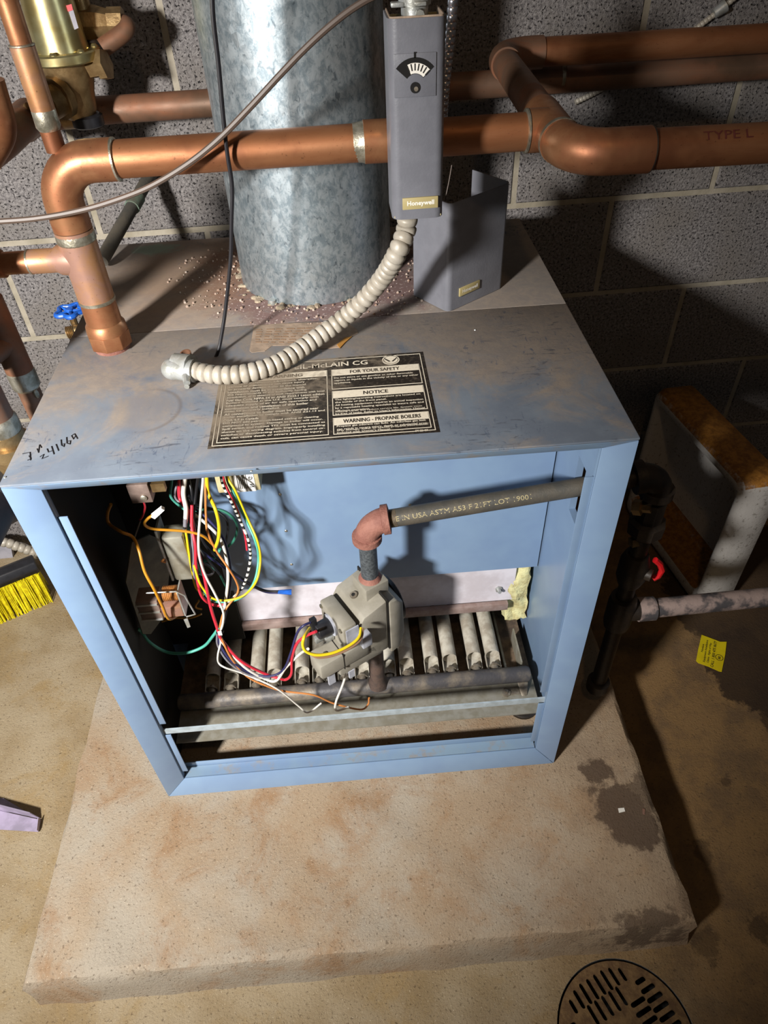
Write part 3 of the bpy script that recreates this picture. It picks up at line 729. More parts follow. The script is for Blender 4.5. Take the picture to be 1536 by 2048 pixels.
val = thing('gas_valve', (AX, AY, 0.28), 'olive-grey gas control valve under the rust-red elbow', 'valve')
E1 = Vector((-0.49, 0.872, 0)); E2 = Vector((0.872, 0.49, 0))
VM = Matrix(((E2.x, E1.x, 0, AX), (E2.y, E1.y, 0, AY), (0, 0, 1, 0), (0, 0, 0, 1)))     # local (a along E2, b along E1, z)
def vbox(mb, a0, a1, b0, b1, z0, z1): return mb.box((a0, b0, z0), (a1, b1, z1), VM)
def vpt(a, b, z): return VM @ Vector((a, b, z))
mb = MB().quadprism([vpt(-0.052,-0.043,0.300), vpt(-0.052,-0.043,0.372), vpt(-0.040,-0.043,0.392), vpt(0.002,-0.043,0.405), vpt(0.002,-0.043,0.285), vpt(-0.020,-0.043,0.285)], E1*0.083)
body = obj('valve_body', mb, 'valve', val, bevel=0.003)
obj('test_port', MB().lathe([(0, 0.0062), (0.0025, 0.0062), (0.0028, 0.0035)], vpt(-0.030, 0.003, 0.3965), E2*-0.3+Vector((0,0,1)), 14), 'spud', body)
obj('port_hole', MB().lathe([(0, 0.003), (0.0008, 0.003)], vpt(-0.0308, 0.003, 0.3989), E2*-0.3+Vector((0,0,1)), 12), 'dark_hole', body)
obj('gasket', vbox(MB(), 0.002, 0.0045, -0.044, 0.043, 0.283, 0.408), 'black', val)
mb = MB().quadprism([vpt(0.0045,-0.046,0.272), vpt(0.0045,-0.046,0.402), vpt(0.020,-0.046,0.398), vpt(0.034,-0.040,0.380), vpt(0.036,-0.040,0.300), vpt(0.022,-0.046,0.276)], E1*0.086)
obj('valve_cover', mb, 'valve', val, bevel=0.003)
obj('inlet_boss', vbox(MB(), -0.021, 0.021, -0.021, 0.021, 0.392, 0.422), 'valve', val, bevel=0.002)
obj('sealant_ring', MB().lathe([(0, 0.0185), (0.006, 0.0150), (0.008, 0.0140)], (AX, AY, 0.4215), (0,0,1), 20), 'red_elbow', val)
obj('diaphragm_cap', MB().lathe([(0, 0.042), (0.006, 0.042), (0.010, 0.034)], vpt(0.034, 0.004, 0.345), E2, 28), 'black_plastic', val)
obj('outlet_boss', MB().lathe([(0, 0.0185), (0.02, 0.0195)], (AX, AY, 0.272), (0,0,1), 16), 'valve', val)
op = obj('operator_block', vbox(MB(), -0.078, -0.053, -0.043, 0.030, 0.305, 0.392), 'valve', val, bevel=0.004)
for a, b, z in ((-0.078, 0.023, 0.384), (-0.078, -0.036, 0.384), (-0.078, 0.023, 0.335), (-0.078, -0.036, 0.345)):
    obj('screw', MB().lathe([(0, 0.004), (0.002, 0.004), (0.003, 0.002)], vpt(a, b, z), -E2, 10), 'solder', op)
obj('knob_plate', MB().lathe([(0, 0.019), (0.003, 0.019)], vpt(-0.078, -0.004, 0.366), -E2, 24), 'valve_plate', op)
kn = MB().lathe([(0, 0.0145), (0.022, 0.0135), (0.024, 0.0125)], vpt(-0.081, -0.004, 0.366), -E2, 24)
kn.box((-0.110, -0.002, 0.366), (-0.100, 0.006, 0.394), VM)
obj('control_knob', kn, 'black_plastic', val, bevel=0.0008)
obj('label_plate', vbox(MB(), -0.074, -0.052, -0.0455, -0.0435, 0.342, 0.388), 'valve_plate', val)
sol = obj('solenoid_block', vbox(MB(), -0.126, -0.036, -0.047, -0.008, 0.302, 0.338), 'valve', val, bevel=0.006)
obj('cover_seam', vbox(MB(), -0.085, -0.0835, -0.0473, -0.0077, 0.3017, 0.3383), 'black', sol)
obj('screw', MB().lathe([(0, 0.004), (0.002, 0.0035)], vpt(-0.106, -0.028, 0.338), (0,0,1), 10), 'solder', sol)
obj('lower_block', vbox(MB(), -0.092, -0.010, -0.043, 0.010, 0.280, 0.315), 'valve', val, bevel=0.004)
obj('terminal', vbox(MB(), -0.108, -0.090, -0.004, 0.004, 0.337, 0.349), 'zinc', val, bevel=0.001)
obj('terminal', vbox(MB(), -0.094, -0.079, -0.012, -0.005, 0.337, 0.347), 'zinc', val, bevel=0.001)
obj('plug_connector', vbox(MB(), -0.054, -0.037, -0.058, -0.0438, 0.342, 0.368), 'valve_plate', val, bevel=0.001)
obj('mounting_tab', vbox(MB(), -0.112, -0.100, -0.040, -0.036, 0.270, 0.303), 'valve_plate', val)
obj('mounting_tab', vbox(MB(), -0.076, -0.066, -0.043, -0.039, 0.262, 0.281), 'valve_plate', val)

# outside drop leg
drop = thing('gas_drop_leg', (0.815, AY, 0.05), 'black iron gas drop leg standing beside the right side of the boiler', 'pipe')
oc = e_c + ax_g*0.424
obj('elbow', MB().tube(arc(oc-ax_g*0.034, oc, oc+Vector((0,0,-0.034)), 10), 0.0205, 20).lathe([(0, 0.0245), (0.014, 0.0245)], oc-ax_g*0.040, ax_g, 20).lathe([(0, 0.0245), (0.014, 0.0245)], oc+Vector((0,0,-0.040)), (0,0,1), 20), 'iron_black', drop)
obj('side_nipple', MB().tube([oc-ax_g*0.075, oc-ax_g*0.034], 0.0134, 18), 'iron_black', drop)
dx, dy, dz = oc.x, oc.y, oc.z
obj('union', MB().lathe([(0, 0.018), (0.010, 0.027), (0.032, 0.028), (0.036, 0.020), (0.075, 0.020)], (dx, dy, dz-0.125), (0,0,1), 8), 'iron_black', drop)
obj('leg_pipe', MB().lathe([(0, 0.0140), (0.42, 0.0140)], (dx, dy, dz-0.52), (0,0,1), 18), 'iron_black', drop)
obj('tee', MB().lathe([(0, 0.0215), (0.014, 0.0235), (0.06, 0.0235), (0.074, 0.0215)], (dx, dy, dz-0.345), (0,0,1), 18).lathe([(0, 0.019), (0.036, 0.019)], (dx, dy, dz-0.308), (1,0,0), 18), 'iron_black', drop)
obj('gas_cock', MB().lathe([(0, 0.018), (0.02, 0.024), (0.05, 0.024), (0.07, 0.018)], (dx, dy, dz-0.235), (0,0,1), 12).lathe([(0, 0.012), (0.030, 0.010)], (dx, dy, dz-0.200), (0.8,-0.6,0), 12), 'iron_black', drop)
obj('pipe_cap', MB().lathe([(0, 0.015), (0.004, 0.021), (0.026, 0.021), (0.028, 0.016)], (dx, dy, dz-0.545), (0,0,1), 16), 'iron_black', drop)
obj('red_grip', MB().tube([(0.8472, 0.1150, 0.4156), (0.8576, 0.1150, 0.4050), (0.8644, 0.1150, 0.3900), (0.8612, 0.1150, 0.3759), (0.8542, 0.1150, 0.3706)], 0.005, 8), 'red', drop, label='red plastic lever grip')
obj('brass_stem', MB().lathe([(0, 0.012), (0.012, 0.012), (0.013, 0.007), (0.026, 0.007)], (0.7912, 0.1200, 0.5310), (0.6,-0.5,0.3), 6), 'brass', drop)
obj('brass_plug', MB().lathe([(0, 0.009), (0.012, 0.009)], (0.8028, 0.1200, 0.4605), (0.2,-0.9,0.3), 4), 'brass', drop)
sup = thing('supply_pipe', (0.95, AY, 0.25), 'grey stained steel pipe running right from the black drop leg', 'pipe')
obj('pipe', MB().tube([(dx+0.036, dy, dz-0.308), (dx+0.9, dy+0.01, dz-0.300)], 0.0168, 24), 'pipe_stain', sup)
obj('coupling', MB().lathe([(0, 0.021), (0.028, 0.021)], (dx+0.030, dy, dz-0.308), (1,0,0), 20), 'pipe_stain', sup)

# ================================================================== flue
fl = thing('flue_pipe', (0.35, 0.487, 0.757), 'wide galvanised flue pipe standing on the boiler lid', 'flue')
obj('pipe', MB().lathe([(0, 0.1195), (0.95, 0.1195)], (0.35, 0.487, 0.757), (0,0,1), 72, cap=False), 'galv', fl, smooth=60)

# ================================================================== copper heating main on the riser
RX, RY, PZ0 = 0.066, 0.285, 0.997
cm = thing('copper_main', (RX, RY, 0.757), 'thick copper riser and main pipe crossing in front of the flue', 'pipe')
r = 0.0206; rf = 0.0232
obj('pipe', MB().lathe([(0, r), (0.492, r)], (RX+0.075, RY, PZ0), (1,0,0.005), 32), 'copper', cm)
obj('elbow', MB().tube([Vector((RX,RY,PZ0-0.075))]+arc((RX,RY,PZ0-0.046), (RX,RY,PZ0), (RX+0.046,RY,PZ0), 12)+[Vector((RX+0.074,RY,PZ0))], rf, 32), 'copper_fit', cm)
def ring(x, ax, rr, wdt=0.004): return MB().lathe([(0, rr-0.002), (0.0008, rr), (wdt, rr), (wdt+0.001, rr-0.003)], x, ax, 28)
obj('solder_ring', ring((RX+0.073, RY, PZ0), (1,0,0), rf+0.0004, 0.003), 'solder', cm)
obj('solder_ring', MB().lathe([(0, rf-0.001), (0.003, rf+0.001), (0.010, rf+0.0006), (0.016, rf-0.001)], (RX,RY,PZ0-0.092), (0,0,1), 28), 'solder', cm)
tee = MB().lathe([(0, rf), (0.090, rf)], (RX, RY, 0.831), (0,0,1), 32)
tee.lathe([(0.0, 0.0215), (0.028, 0.0185), (0.034, 0.0150), (0.066, 0.0150)], (RX, RY, 0.884), (-1,0,0), 24)
obj('tee', tee, 'copper_pink', cm, smooth=50)
obj('solder_ring', ring((RX, RY, 0.826), (0,0,1), rf+0.0006, 0.005), 'solder', cm)
obj('adapter', MB().lathe([(0.072, rf-0.0005), (0.040, rf), (0.036, 0.0262), (0.026, 0.0270), (0.0258, 0.0262)], (RX,RY,0.757), (0,0,1), 32), 'copper_fit', cm)
obj('hex_collar', MB().lathe([(0.006, 0.0285), (0.026, 0.0290)], (RX,RY,0.757), (0,0,1), 8), 'copper_fit', cm, bevel=0.001)
obj('iron_nipple', MB().lathe([(0, 0.0238), (0.012, 0.0238)], (RX,RY,0.7565), (0,0,1), 28), 'red_elbow', cm)
obj('branch_pipe', MB().lathe([(0, 0.0140), (0.06, 0.0140)], (RX-0.060, RY, 0.884), (-1,0,0), 24), 'copper_fit', cm)
obj('solder_ring', ring((RX-0.064, RY, 0.884), (-1,0,0), 0.0155, 0.003), 'solder', cm)
obj('branch_fitting', MB().lathe([(0, 0.0172), (0.05, 0.0172)], (RX-0.100, RY, 0.884), (-1,0,0), 24), 'copper_fit', cm)
# thin riser rising from the elbow
obj('thin_riser', MB().lathe([(0, 0.0112), (0.40, 0.0112)], (RX+0.010, RY+0.003, PZ0+0.012), (0,0,1), 20), 'copper', cm)
obj('riser_coupling', MB().lathe([(0, 0.0118), (0.001, 0.0130), (0.062, 0.0130), (0.063, 0.0115)], (RX+0.010, RY+0.003, PZ0+0.052), (0,0,1), 20), 'copper_pink', cm)
obj('solder_ring', MB().lathe([(0, 0.0113), (0.004, 0.0136), (0.020, 0.0132), (0.024, 0.0115)], (RX+0.010, RY+0.003, PZ0+0.034), (0,0,1), 20), 'solder', cm)
obj('solder_ring', ring((RX+0.010, RY+0.003, PZ0+0.114), (0,0,1), 0.0134, 0.002), 'solder', cm)
# tee with the aquastat well
obj('coupling', MB().lathe([(0, r), (0.001, rf), (0.075, rf), (0.076, r)], (0.428, RY, PZ0+0.002), (1,0,0), 28), 'copper_fit', cm)
obj('solder_ring', MB().lathe([(0, r), (0.010, r+0.0012), (0.014, rf)], (0.4165, RY, PZ0+0.002), (1,0,0), 28), 'solder', cm)
obj('tee', MB().lathe([(0, rf+0.0004), (0.020, rf+0.0004), (0.030, rf-0.002)], (0.622, RY, PZ0+0.003), (1,0,0), 28).tube([(0.648, 0.234, PZ0+0.003), (0.652, 0.345, PZ0+0.003)], rf, 28), 'copper_fit', cm, smooth=50)
obj('solder_ring', ring((0.618, RY, PZ0+0.003), (1,0,0), rf+0.0006, 0.003), 'solder', cm)
obj('cross_pipe', MB().tube([(0.652, 0.345, PZ0+0.003), (0.664, 0.640, PZ0+0.003)], r, 28), 'copper_dark', cm)
ez = PZ0+0.003
obj('rear_elbow', MB().tube([Vector((0.6632,0.62,ez))]+arc((0.664,0.640,ez), (0.666,0.688,ez), (0.714,0.690,ez), 10)+[Vector((0.735,0.6905,ez))], rf, 28), 'copper_dark', cm)
obj('wall_run', MB().tube([(0.735, 0.6905, ez), (1.70, 0.7145, ez-0.002)], r, 28), 'copper', cm)
obj('front_elbow', MB().tube([Vector((0.649,0.238,ez))]+arc((0.650,0.232,ez), (0.652,0.196,ez), (0.688,0.194,ez), 10)+[Vector((0.735,0.193,ez))], rf+0.0004, 28), 'copper_fit', cm)
obj('solder_ring', MB().tube([(0.6488, 0.243, ez), (0.649, 0.237, ez)], rf+0.0012, 28), 'solder', cm)
obj('solder_ring', ring((0.733, 0.193, ez), (1,0,0), rf+0.0006, 0.002), 'iron_black', cm)
rp = obj('right_pipe', MB().tube([(0.735, 0.193, ez), (1.40, 0.193, ez-0.004)], r, 28), 'copper', cm)
tm = MB()
text_on(tm, 'TYPE L', on_pipe(0.050, 0.103, r+0.0002, 0.80, 0.0095, Vector((0.735,0.193,ez)), Vector((1,0,0)), Vector((0,-1,0)), Vector((0,0,1))), 0.0)
obj('pipe_lettering', tm, simple('dull_red_print', '#4f1a12', None, rough=0.8), rp, smooth=0)

# ================================================================== aquastat and its flex conduit
aq = thing('aquastat', (0.4815, 0.22, 0.945), 'grey aquastat control box with a dial window mounted on the copper main', 'control box')
x0, x1, yf, yb_, z0, z1 = 0.4535, 0.5105, 0.190, 0.2445, 0.943, 1.131
rc = 0.009
def u_channel(x0, x1, yf, yb, z0, z1, t=0.002, rc=0.010):
    out = [(x0, yb)]; inn = [(x0+t, yb)]
    for i in range(6):
        a = math.pi/2*i/5
        out.append((x0+rc-rc*math.cos(a), yf+rc-rc*math.sin(a))); inn.append((x0+rc-(rc-t)*math.cos(a), yf+rc-(rc-t)*math.sin(a)))
    for i in range(6):
        a = math.pi/2*i/5
        out.append((x1-rc+rc*math.sin(a), yf+rc-rc*math.cos(a))); inn.append((x1-rc+(rc-t)*math.sin(a), yf+rc-(rc-t)*math.cos(a)))
    out.append((x1, yb)); inn.append((x1-t, yb))
    n = len(out); v = [(x,y,z0) for x,y in out]+[(x,y,z1) for x,y in out]+[(x,y,z0) for x,y in inn]+[(x,y,z1) for x,y in inn]
    f = []
    for i in range(n-1):
        f += [(i,i+1,n+i+1,n+i), (2*n+i+1,2*n+i,3*n+i,3*n+i+1), (n+i,n+i+1,3*n+i+1,3*n+i), (i+1,i,2*n+i,2*n+i+1)]
    f += [(0,n,3*n,2*n), (n-1,2*n+n-1,3*n+n-1,n+n-1)]
    return MB().add(v, f)
shell = u_channel(x0, x1, yf, yb_, z0, z1)
cover = obj('cover', shell, 'grey_paint', aq, smooth=50)
obj('end_plate', MB().box((x0+0.0022, yf+0.003, z0+0.001), (x1-0.0022, yb_, z0+0.003)).box((x0+0.001, yb_-0.002, z0+0.002), (x1-0.001, yb_, z1-0.004)), 'beige', aq)
obj('liner', u_channel(x0+0.0022, x1-0.0022, yf+0.0022, yb_-0.001, z0+0.01, z1+0.0015, 0.001, 0.004), 'paper', aq, label='tan cardboard liner edge')
obj('inner_works', MB().box((x0+0.008, yf+0.010, z0+0.02), (x1-0.008, yb_-0.003, z1-0.020)), 'dark_hole', aq)
fc = Vector((0.4835, 0.2285, 1.100))
cn = obj('conduit_connector', MB().lathe([(0, 0.0135), (0.036, 0.0135), (0.0365, 0.0160), (0.046, 0.0160)], fc, (0,0,1), 20), 'zinc', aq)
obj('clamp_screw', MB().lathe([(0, 0.0042), (0.008, 0.0042)], (0.4865, 0.2130, 1.131), (0,-1,0), 8), 'zinc', aq)
obj('clamp_tab', MB().box((0.4595, 0.216, 1.136), (0.472, 0.226, 1.140)).box((0.4815, 0.210, 1.137), (0.493, 0.216, 1.1405)), 'zinc', aq, bevel=0.0008)
# dial window
wp = obj('dial_plate', MB().box(((0.4587, 0.1900, 1.1029)[0], 0.1888, (0.4592, 0.1900, 1.0650)[2]), ((0.5007, 0.1900, 1.1025)[0], 0.1905, (0.4602, 0.1900, 1.1029)[2])), 'grey_paint', aq, bevel=0.0006)
dc = Vector((0.4794, 0.1885, 1.0749))
def arcband(c, r0, r1, a0, a1, n, dy):
    mb = MB(); P = []
    for i in range(n+1):
        a = math.radians(a0+(a1-a0)*i/n); P.append((math.sin(a), math.cos(a)))
    for i in range(n):
        q = [(c.x+P[i][0]*r0, c.y+dy, c.z+P[i][1]*r0), (c.x+P[i+1][0]*r0, c.y+dy, c.z+P[i+1][1]*r0), (c.x+P[i+1][0]*r1, c.y+dy, c.z+P[i+1][1]*r1), (c.x+P[i][0]*r1, c.y+dy, c.z+P[i][1]*r1)]
        mb.quadprism(q, (0, 0.0006, 0))
    return mb
obj('dial_slot', arcband(dc, 0.0105, 0.0245, -50, 50, 16, -0.0002).box((dc.x-0.001, dc.y-0.0002, dc.z+0.024), (dc.x+0.001, dc.y+0.0004, dc.z+0.029)), 'dark_hole', wp)
obj('dial_scale', arcband(dc, 0.0110, 0.0200, -22, 48, 12, -0.0005), 'white', wp)
tk = MB()
for i in range(7):
    a = math.radians(-24+i*12); d = Vector((math.sin(a), 0, math.cos(a))); s_ = Vector((math.cos(a), 0, -math.sin(a)))*0.0006
    tk.quadprism([dc+d*0.0135-s_+Vector((0,-0.0008,0)), dc+d*0.0135+s_+Vector((0,-0.0008,0)), dc+d*0.0195+s_+Vector((0,-0.0008,0)), dc+d*0.0195-s_+Vector((0,-0.0008,0))], (0,0.0002,0))
obj('scale_marks', tk, 'black', wp, smooth=0)
obj('screw_hole', MB().lathe([(0, 0.0050), (0.0008, 0.0050)], dc+Vector((0.0002,0.0003,-0.0015)), (0,-1,0), 20), 'dark_hole', wp)
obj('adjusting_screw', MB().lathe([(0, 0.0022), (0.001, 0.0022)], dc+Vector((0.001,-0.0004,-0.0025)), (0,-1,0), 12), 'spud', wp)
def badge(o, ax, up, nrm, wd, ht, parent):
    o = Vector(o); ax = Vector(ax).normalized(); up = Vector(up); nrm = Vector(nrm)
    b = obj('badge', MB().quadprism([o, o+ax*wd, o+ax*wd+up*ht, o+up*ht], nrm*0.0022), 'tan_badge', parent, bevel=0.0004)
    t = text_on(MB(), 'Honeywell', lambda u, v: tuple(o+nrm*0.0024+ax*wd*(0.13+0.76*u)+up*ht*(0.22+0.52*v)), 0.03)
    obj('badge_lettering', t, 'white', b, smooth=0)
badge((0.4647, 0.1900, 0.9543), (1,0,0.01), (0,0,1), (0,-1,0), 0.0395, 0.0125, cover)
obj('mounting_neck', MB().lathe([(0, 0.012), (0.025, 0.012)], (0.472, yb_-0.001, PZ0+0.002), (0,1,0), 16), 'brass', aq)

# loose cover standing on the lid
lc = thing('aquastat_cover', (0.575, 0.38, 0.757), 'loose grey aquastat cover standing upright on the boiler lid', 'cover')
cA, cB = Vector((0.538, 0.318, 0)), Vector((0.631, 0.384, 0)); ux = (cB-cA).normalized(); uy = Vector((-ux.y, ux.x, 0))
wl, dl = (cB-cA).length, 0.074
ch_ = u_channel(0, wl, 0, dl, 0.7572, 0.909, 0.0016, 0.008)
ch_.v = [tuple(cA+ux*x+uy*y+Vector((0,0,z))) for x,y,z in ch_.v]
lcs = obj('shell', ch_, 'grey_paint', lc, smooth=50)
badge(cA+ux*0.021+Vector((0,0,0.7745)), ux, (0,0,1), -uy, 0.040, 0.0125, lcs)
obj('dangling_wire', MB().tube(spline([cA+ux*0.030+uy*0.055+Vector((0,0,0.85)), cA+ux*0.052+uy*0.06+Vector((0,0,0.905)), cA+ux*0.060+uy*0.062+Vector((0,0,0.93))], 4), 0.0008, 6), 'cord', lc)

def flex(name, path, r, pitch, mat, label, cat='conduit', n=14, amp=0.74):
    pts = resample(path, pitch/6); R = []
    for i in range(len(pts)): R.append(r*(amp, 0.97, 1.0, 1.0, 0.98, 0.94)[i % 6])
    return tag(obj(name, MB().tube(pts, R, n), mat, None, smooth=48), label, cat)
cpath = spline([(0.4725, 0.2150, 0.9373), (0.4705, 0.2150, 0.9212), (0.4589, 0.2031, 0.9000), (0.4413, 0.2281, 0.8580), (0.4127, 0.2370, 0.8220), (0.3810, 0.2384, 0.7960), (0.3424, 0.2200, 0.7800), (0.3030, 0.1910, 0.7715), (0.2653, 0.1733, 0.7700), (0.2274, 0.1724, 0.7700), (0.1910, 0.1870, 0.7705)], 10)
flex('flex_conduit', cpath, 0.0122, 0.0108, 'conduit', 'pale ribbed flexible conduit curving from the aquastat down onto the lid')
cc = thing('conduit_elbow', (0.1640, 0.2073, 0.7570), 'cast zinc angle connector at the lid end of the ribbed conduit', 'connector')
c0 = Vector((0.1643, 0.1949, 0.7700)); c1 = Vector((0.1946, 0.1845, 0.7710))
obj('body', MB().sphere(c0, 0.0145, 16, 10, 1.0, 1.0, 0.95).tube([c0, c1], [0.0135, 0.0150], 16), 'zinc', cc)
obj('clamp_jaw', MB().tube([c0+Vector((0.004,0.006,0.006)), c1+Vector((-0.004,0.004,0.006))], [0.012, 0.0145], 12), 'zinc', cc)
obj('screw_lug', MB().lathe([(0, 0.0052), (0.012, 0.0044)], (0.1845, 0.1741, 0.7710), (0.15,-1,-0.3), 10).lathe([(0, 0.0034), (0.01, 0.0034)], (0.1839, 0.1731, 0.7620), (0.1,-1,0), 8), 'zinc', cc)
obj('threaded_ring', MB().lathe([(0, 0.0062), (0.014, 0.0078), (0.014, 0.0060), (0.002, 0.0052)], (0.1776, 0.2337, 0.7572), (-0.1,-0.2,1), 18, cap=False), 'copper_dark', cc)

# wires in front of the flue
tag(obj('thin_black_wire', MB().tube(spline([(0.2893, 0.2540, 1.1691), (0.2835, 0.2540, 1.1333), (0.2806, 0.2540, 1.0903), (0.2763, 0.2540, 1.0436), (0.2735, 0.2540, 1.0032), (0.2725, 0.2540, 0.9698), (0.2648, 0.2540, 0.9312), (0.2546, 0.2540, 0.8826), (0.2378, 0.2540, 0.8234), (0.2273, 0.2500, 0.7905), (0.2173, 0.2450, 0.7641), (0.2068, 0.2380, 0.7483)], 8), 0.0024, 8), 'black_wire'), 'thin black wire hanging past the flue to the lid', 'wire')
tag(obj('brown_cord', MB().tube(spline([(-0.0498, 0.2450, 0.9503), (0.0015, 0.2450, 0.9499), (0.0477, 0.2450, 0.9509), (0.1015, 0.2450, 0.9572), (0.1505, 0.2450, 0.9681), (0.1878, 0.2450, 0.9801), (0.2320, 0.2450, 1.0005), (0.2699, 0.2450, 1.0235), (0.3074, 0.2450, 1.0514), (0.3435, 0.2450, 1.0799), (0.3721, 0.2450, 1.1016), (0.3994, 0.2450, 1.1200), (0.4256, 0.2450, 1.1345), (0.4510, 0.2450, 1.1439), (0.4858, 0.2450, 1.1495)], 8), 0.0034, 8), 'cord'), 'brown cord slanting across the copper main and the flue', 'cord')
flex('armoured_cable', spline([(0.5354, 0.3300, 1.1547), (0.5363, 0.3300, 1.1240), (0.5339, 0.3300, 1.0918), (0.5308, 0.3300, 1.0578), (0.5289, 0.3300, 1.0374), (0.5276, 0.3300, 1.0109), (0.5272, 0.3300, 0.9717)], 10), 0.0064, 0.0072, 'conduit_shiny', 'shiny armoured cable rising behind the aquastat', 'cable', 10, 0.8)
wc = [(1.1085, 0.8098, 1.0557), (1.0674, 0.8108, 1.0229), (1.0277, 0.8118, 0.9946), (0.9850, 0.8107, 0.9688), (0.9324, 0.8094, 0.9413), (0.8784, 0.8081, 0.9131), (0.8351, 0.8070, 0.8956)]
flex('wall_cable', spline(wc, 10), 0.0048, 0.0062, 'conduit', 'thin armoured cable clipped to the block wall above the pipes at right', 'cable', 10, 0.8)
tag(obj('cable_connector', MB().lathe([(0, 0.008), (0.02, 0.0105), (0.022, 0.007)], (1.0575, 0.8085, 1.0181), Vector((1.0737, 0.8089, 1.0285))-Vector((1.0575, 0.8085, 1.0181)), 12), 'zinc'), 'small metal connector on the wall cable at upper right', 'connector')

# ================================================================== pipes along the wall
bp = thing('rear_pipe', (0.5, 0.72, 0.95), 'dull copper pipe running low along the block wall behind the flue', 'pipe')
b0, b1 = Vector((-0.0421, 0.7081, 0.9508)), Vector((1.1406, 0.7376, 0.9516)); bd = (b1-b0).normalized()
obj('pipe', MB().tube([b0, b1+bd*0.5], 0.0206, 24), 'copper_dark', bp)
obj('coupling', MB().lathe([(0, 0.0225), (0.055, 0.0225)], Vector((0.7300, 0.7273, 0.9558)), bd, 24), 'copper_dark', bp)
obj('solder_ring', ring(Vector((0.7766, 0.7285, 0.9575)), bd, 0.0232, 0.006), 'solder', bp)
obj('solder_ring', ring(b0-bd*0.004, bd, 0.0238, 0.02), 'brass', bp)
e0_ = b0-bd*0.045
obj('elbow', MB().tube(arc(b0, e0_, e0_+Vector((-0.18,-0.98,-0.1)).normalized()*0.045, 8), 0.0235, 24), 'copper_dark', bp)
dn = Vector((-0.0701, 0.5000, 0.9731))
obj('return_pipe', MB().tube([e0_+Vector((-0.18,-0.98,-0.1)).normalized()*0.045, Vector((-0.0585, 0.6000, 0.9744)), Vector((-0.0738, 0.5200, 0.9658)), Vector((-0.0975, 0.4400, 0.9571))], 0.0240, 24), 'copper_dark', bp)
obj('return_elbow', MB().tube(spline([(-0.0812, 0.4500, 0.9626), (-0.0616, 0.4700, 0.9840), (-0.0571, 0.4800, 0.9995), (-0.0552, 0.4800, 1.0204), (-0.0535, 0.4800, 1.0465)], 6), 0.0235, 24), 'copper', bp)
dg_ = thing('slanting_pipe', (0.02, 0.6, 0.78), 'dark thin pipe slanting from the wall towards the left rear of the lid', 'pipe')
q0, q1 = Vector((0.0640, 0.7957, 0.8377)), Vector((-0.0007, 0.5422, 0.7720))
obj('pipe', MB().tube([q0, q1], 0.0110, 16), 'pipe_gray', dg_)
obj('coupling', MB().tube([q0.lerp(q1, 0.36), q0.lerp(q1, 0.47)], 0.0130, 16), simple('verdigris', '#5f7a6a', '#5a5348', 40, 0.6), dg_)

# pressure reducing valve, upper left
pc = Vector((0.0026, 0.6492, 1.0416))
prv = thing('reducing_valve', (pc.x, pc.y, pc.z-0.09), 'gold bell-topped pressure reducing valve on the wall piping at upper left', 'valve')
obj('bell', MB().lathe([(0.004, 0.0400), (0.012, 0.0385), (0.06, 0.0365), (0.11, 0.0330), (0.15, 0.024)], pc, (0,0,1), 36), 'gold', prv)
obj('flange', MB().lathe([(-0.008, 0.052), (-0.006, 0.0545), (0.004, 0.0545), (0.006, 0.052)], pc, (0,0,1), 36), 'gold', prv)
for i in range(6):
    a = math.radians(-140+i*50); p = pc+Vector((math.cos(a)*0.0465, math.sin(a)*0.0465, 0.004))
    obj('flange_screw', MB().lathe([(0, 0.0055), (0.003, 0.0055), (0.006, 0.003)], p, (0,0,1), 10), 'gold', prv)
obj('body', MB().lathe([(-0.085, 0.020), (-0.075, 0.026), (-0.05, 0.030), (-0.03, 0.036), (-0.008, 0.040)], pc, (0,0,1), 20), 'brass', prv)
obj('bottom_cap', MB().lathe([(-0.098, 0.021), (-0.096, 0.024), (-0.083, 0.024), (-0.080, 0.020)], pc+Vector((0.008,0,0)), (0,0,1), 24), 'black_plastic', prv)
obj('inlet_union', MB().lathe([(0.028, 0.030), (0.040, 0.030), (0.0402, 0.024), (0.062, 0.023), (0.063, 0.017), (0.09, 0.016)], pc+Vector((0,0,-0.045)), (-0.5,-0.86,-0.15), 12), 'brass', prv)
obj('outlet_nut', MB().lathe([(0.036, 0.016), (0.052, 0.016), (0.0522, 0.021), (0.064, 0.021), (0.0642, 0.015)], pc+Vector((0,0,-0.022)), (0.92,-0.15,0.12), 6), 'brass', prv)
st = pc+Vector((0.021,-0.034,0.038))
sl = obj('sticker', MB().quadprism([(0.0251, 0.6297, 1.1006), (0.0406, 0.6301, 1.1033), (0.0410, 0.6301, 1.0751), (0.0269, 0.6298, 1.0710)], (0,0.001,0)), 'board_grey', prv)
obj('sticker_band', MB().quadprism([(0.0254, 0.6288, 1.1007), (0.0408, 0.6291, 1.1034), (0.0406, 0.6291, 1.0965), (0.0249, 0.6287, 1.0932)], (0,0.0006,0)), 'red', sl)
bv = thing('ball_valve', (0.0449, 0.6952, 1.0684), 'dull bronze ball valve with bent tube beside the gold bell valve', 'valve')
v0 = Vector((0.0395, 0.6951, 1.0700)); vx = (Vector((0.0718, 0.6959, 1.0689))-v0).normalized()
obj('body', MB().lathe([(-0.030, 0.020), (-0.012, 0.024), (0.012, 0.024), (0.030, 0.019), (0.0305, 0.021), (0.052, 0.021)], v0, vx, 8), 'brass', bv)
obj('stem', MB().lathe([(0, 0.014), (0.030, 0.013), (0.034, 0.009), (0.05, 0.009)], v0+Vector((-0.004,0,0.012)), (0,0,1), 12), 'brass', bv)
obj('lever', MB().tube([v0+Vector((-0.012,-0.012,0.058)), v0+Vector((0.02,-0.02,0.060)), v0+Vector((0.05,-0.03,0.085))], 0.0042, 8), 'zinc', bv)
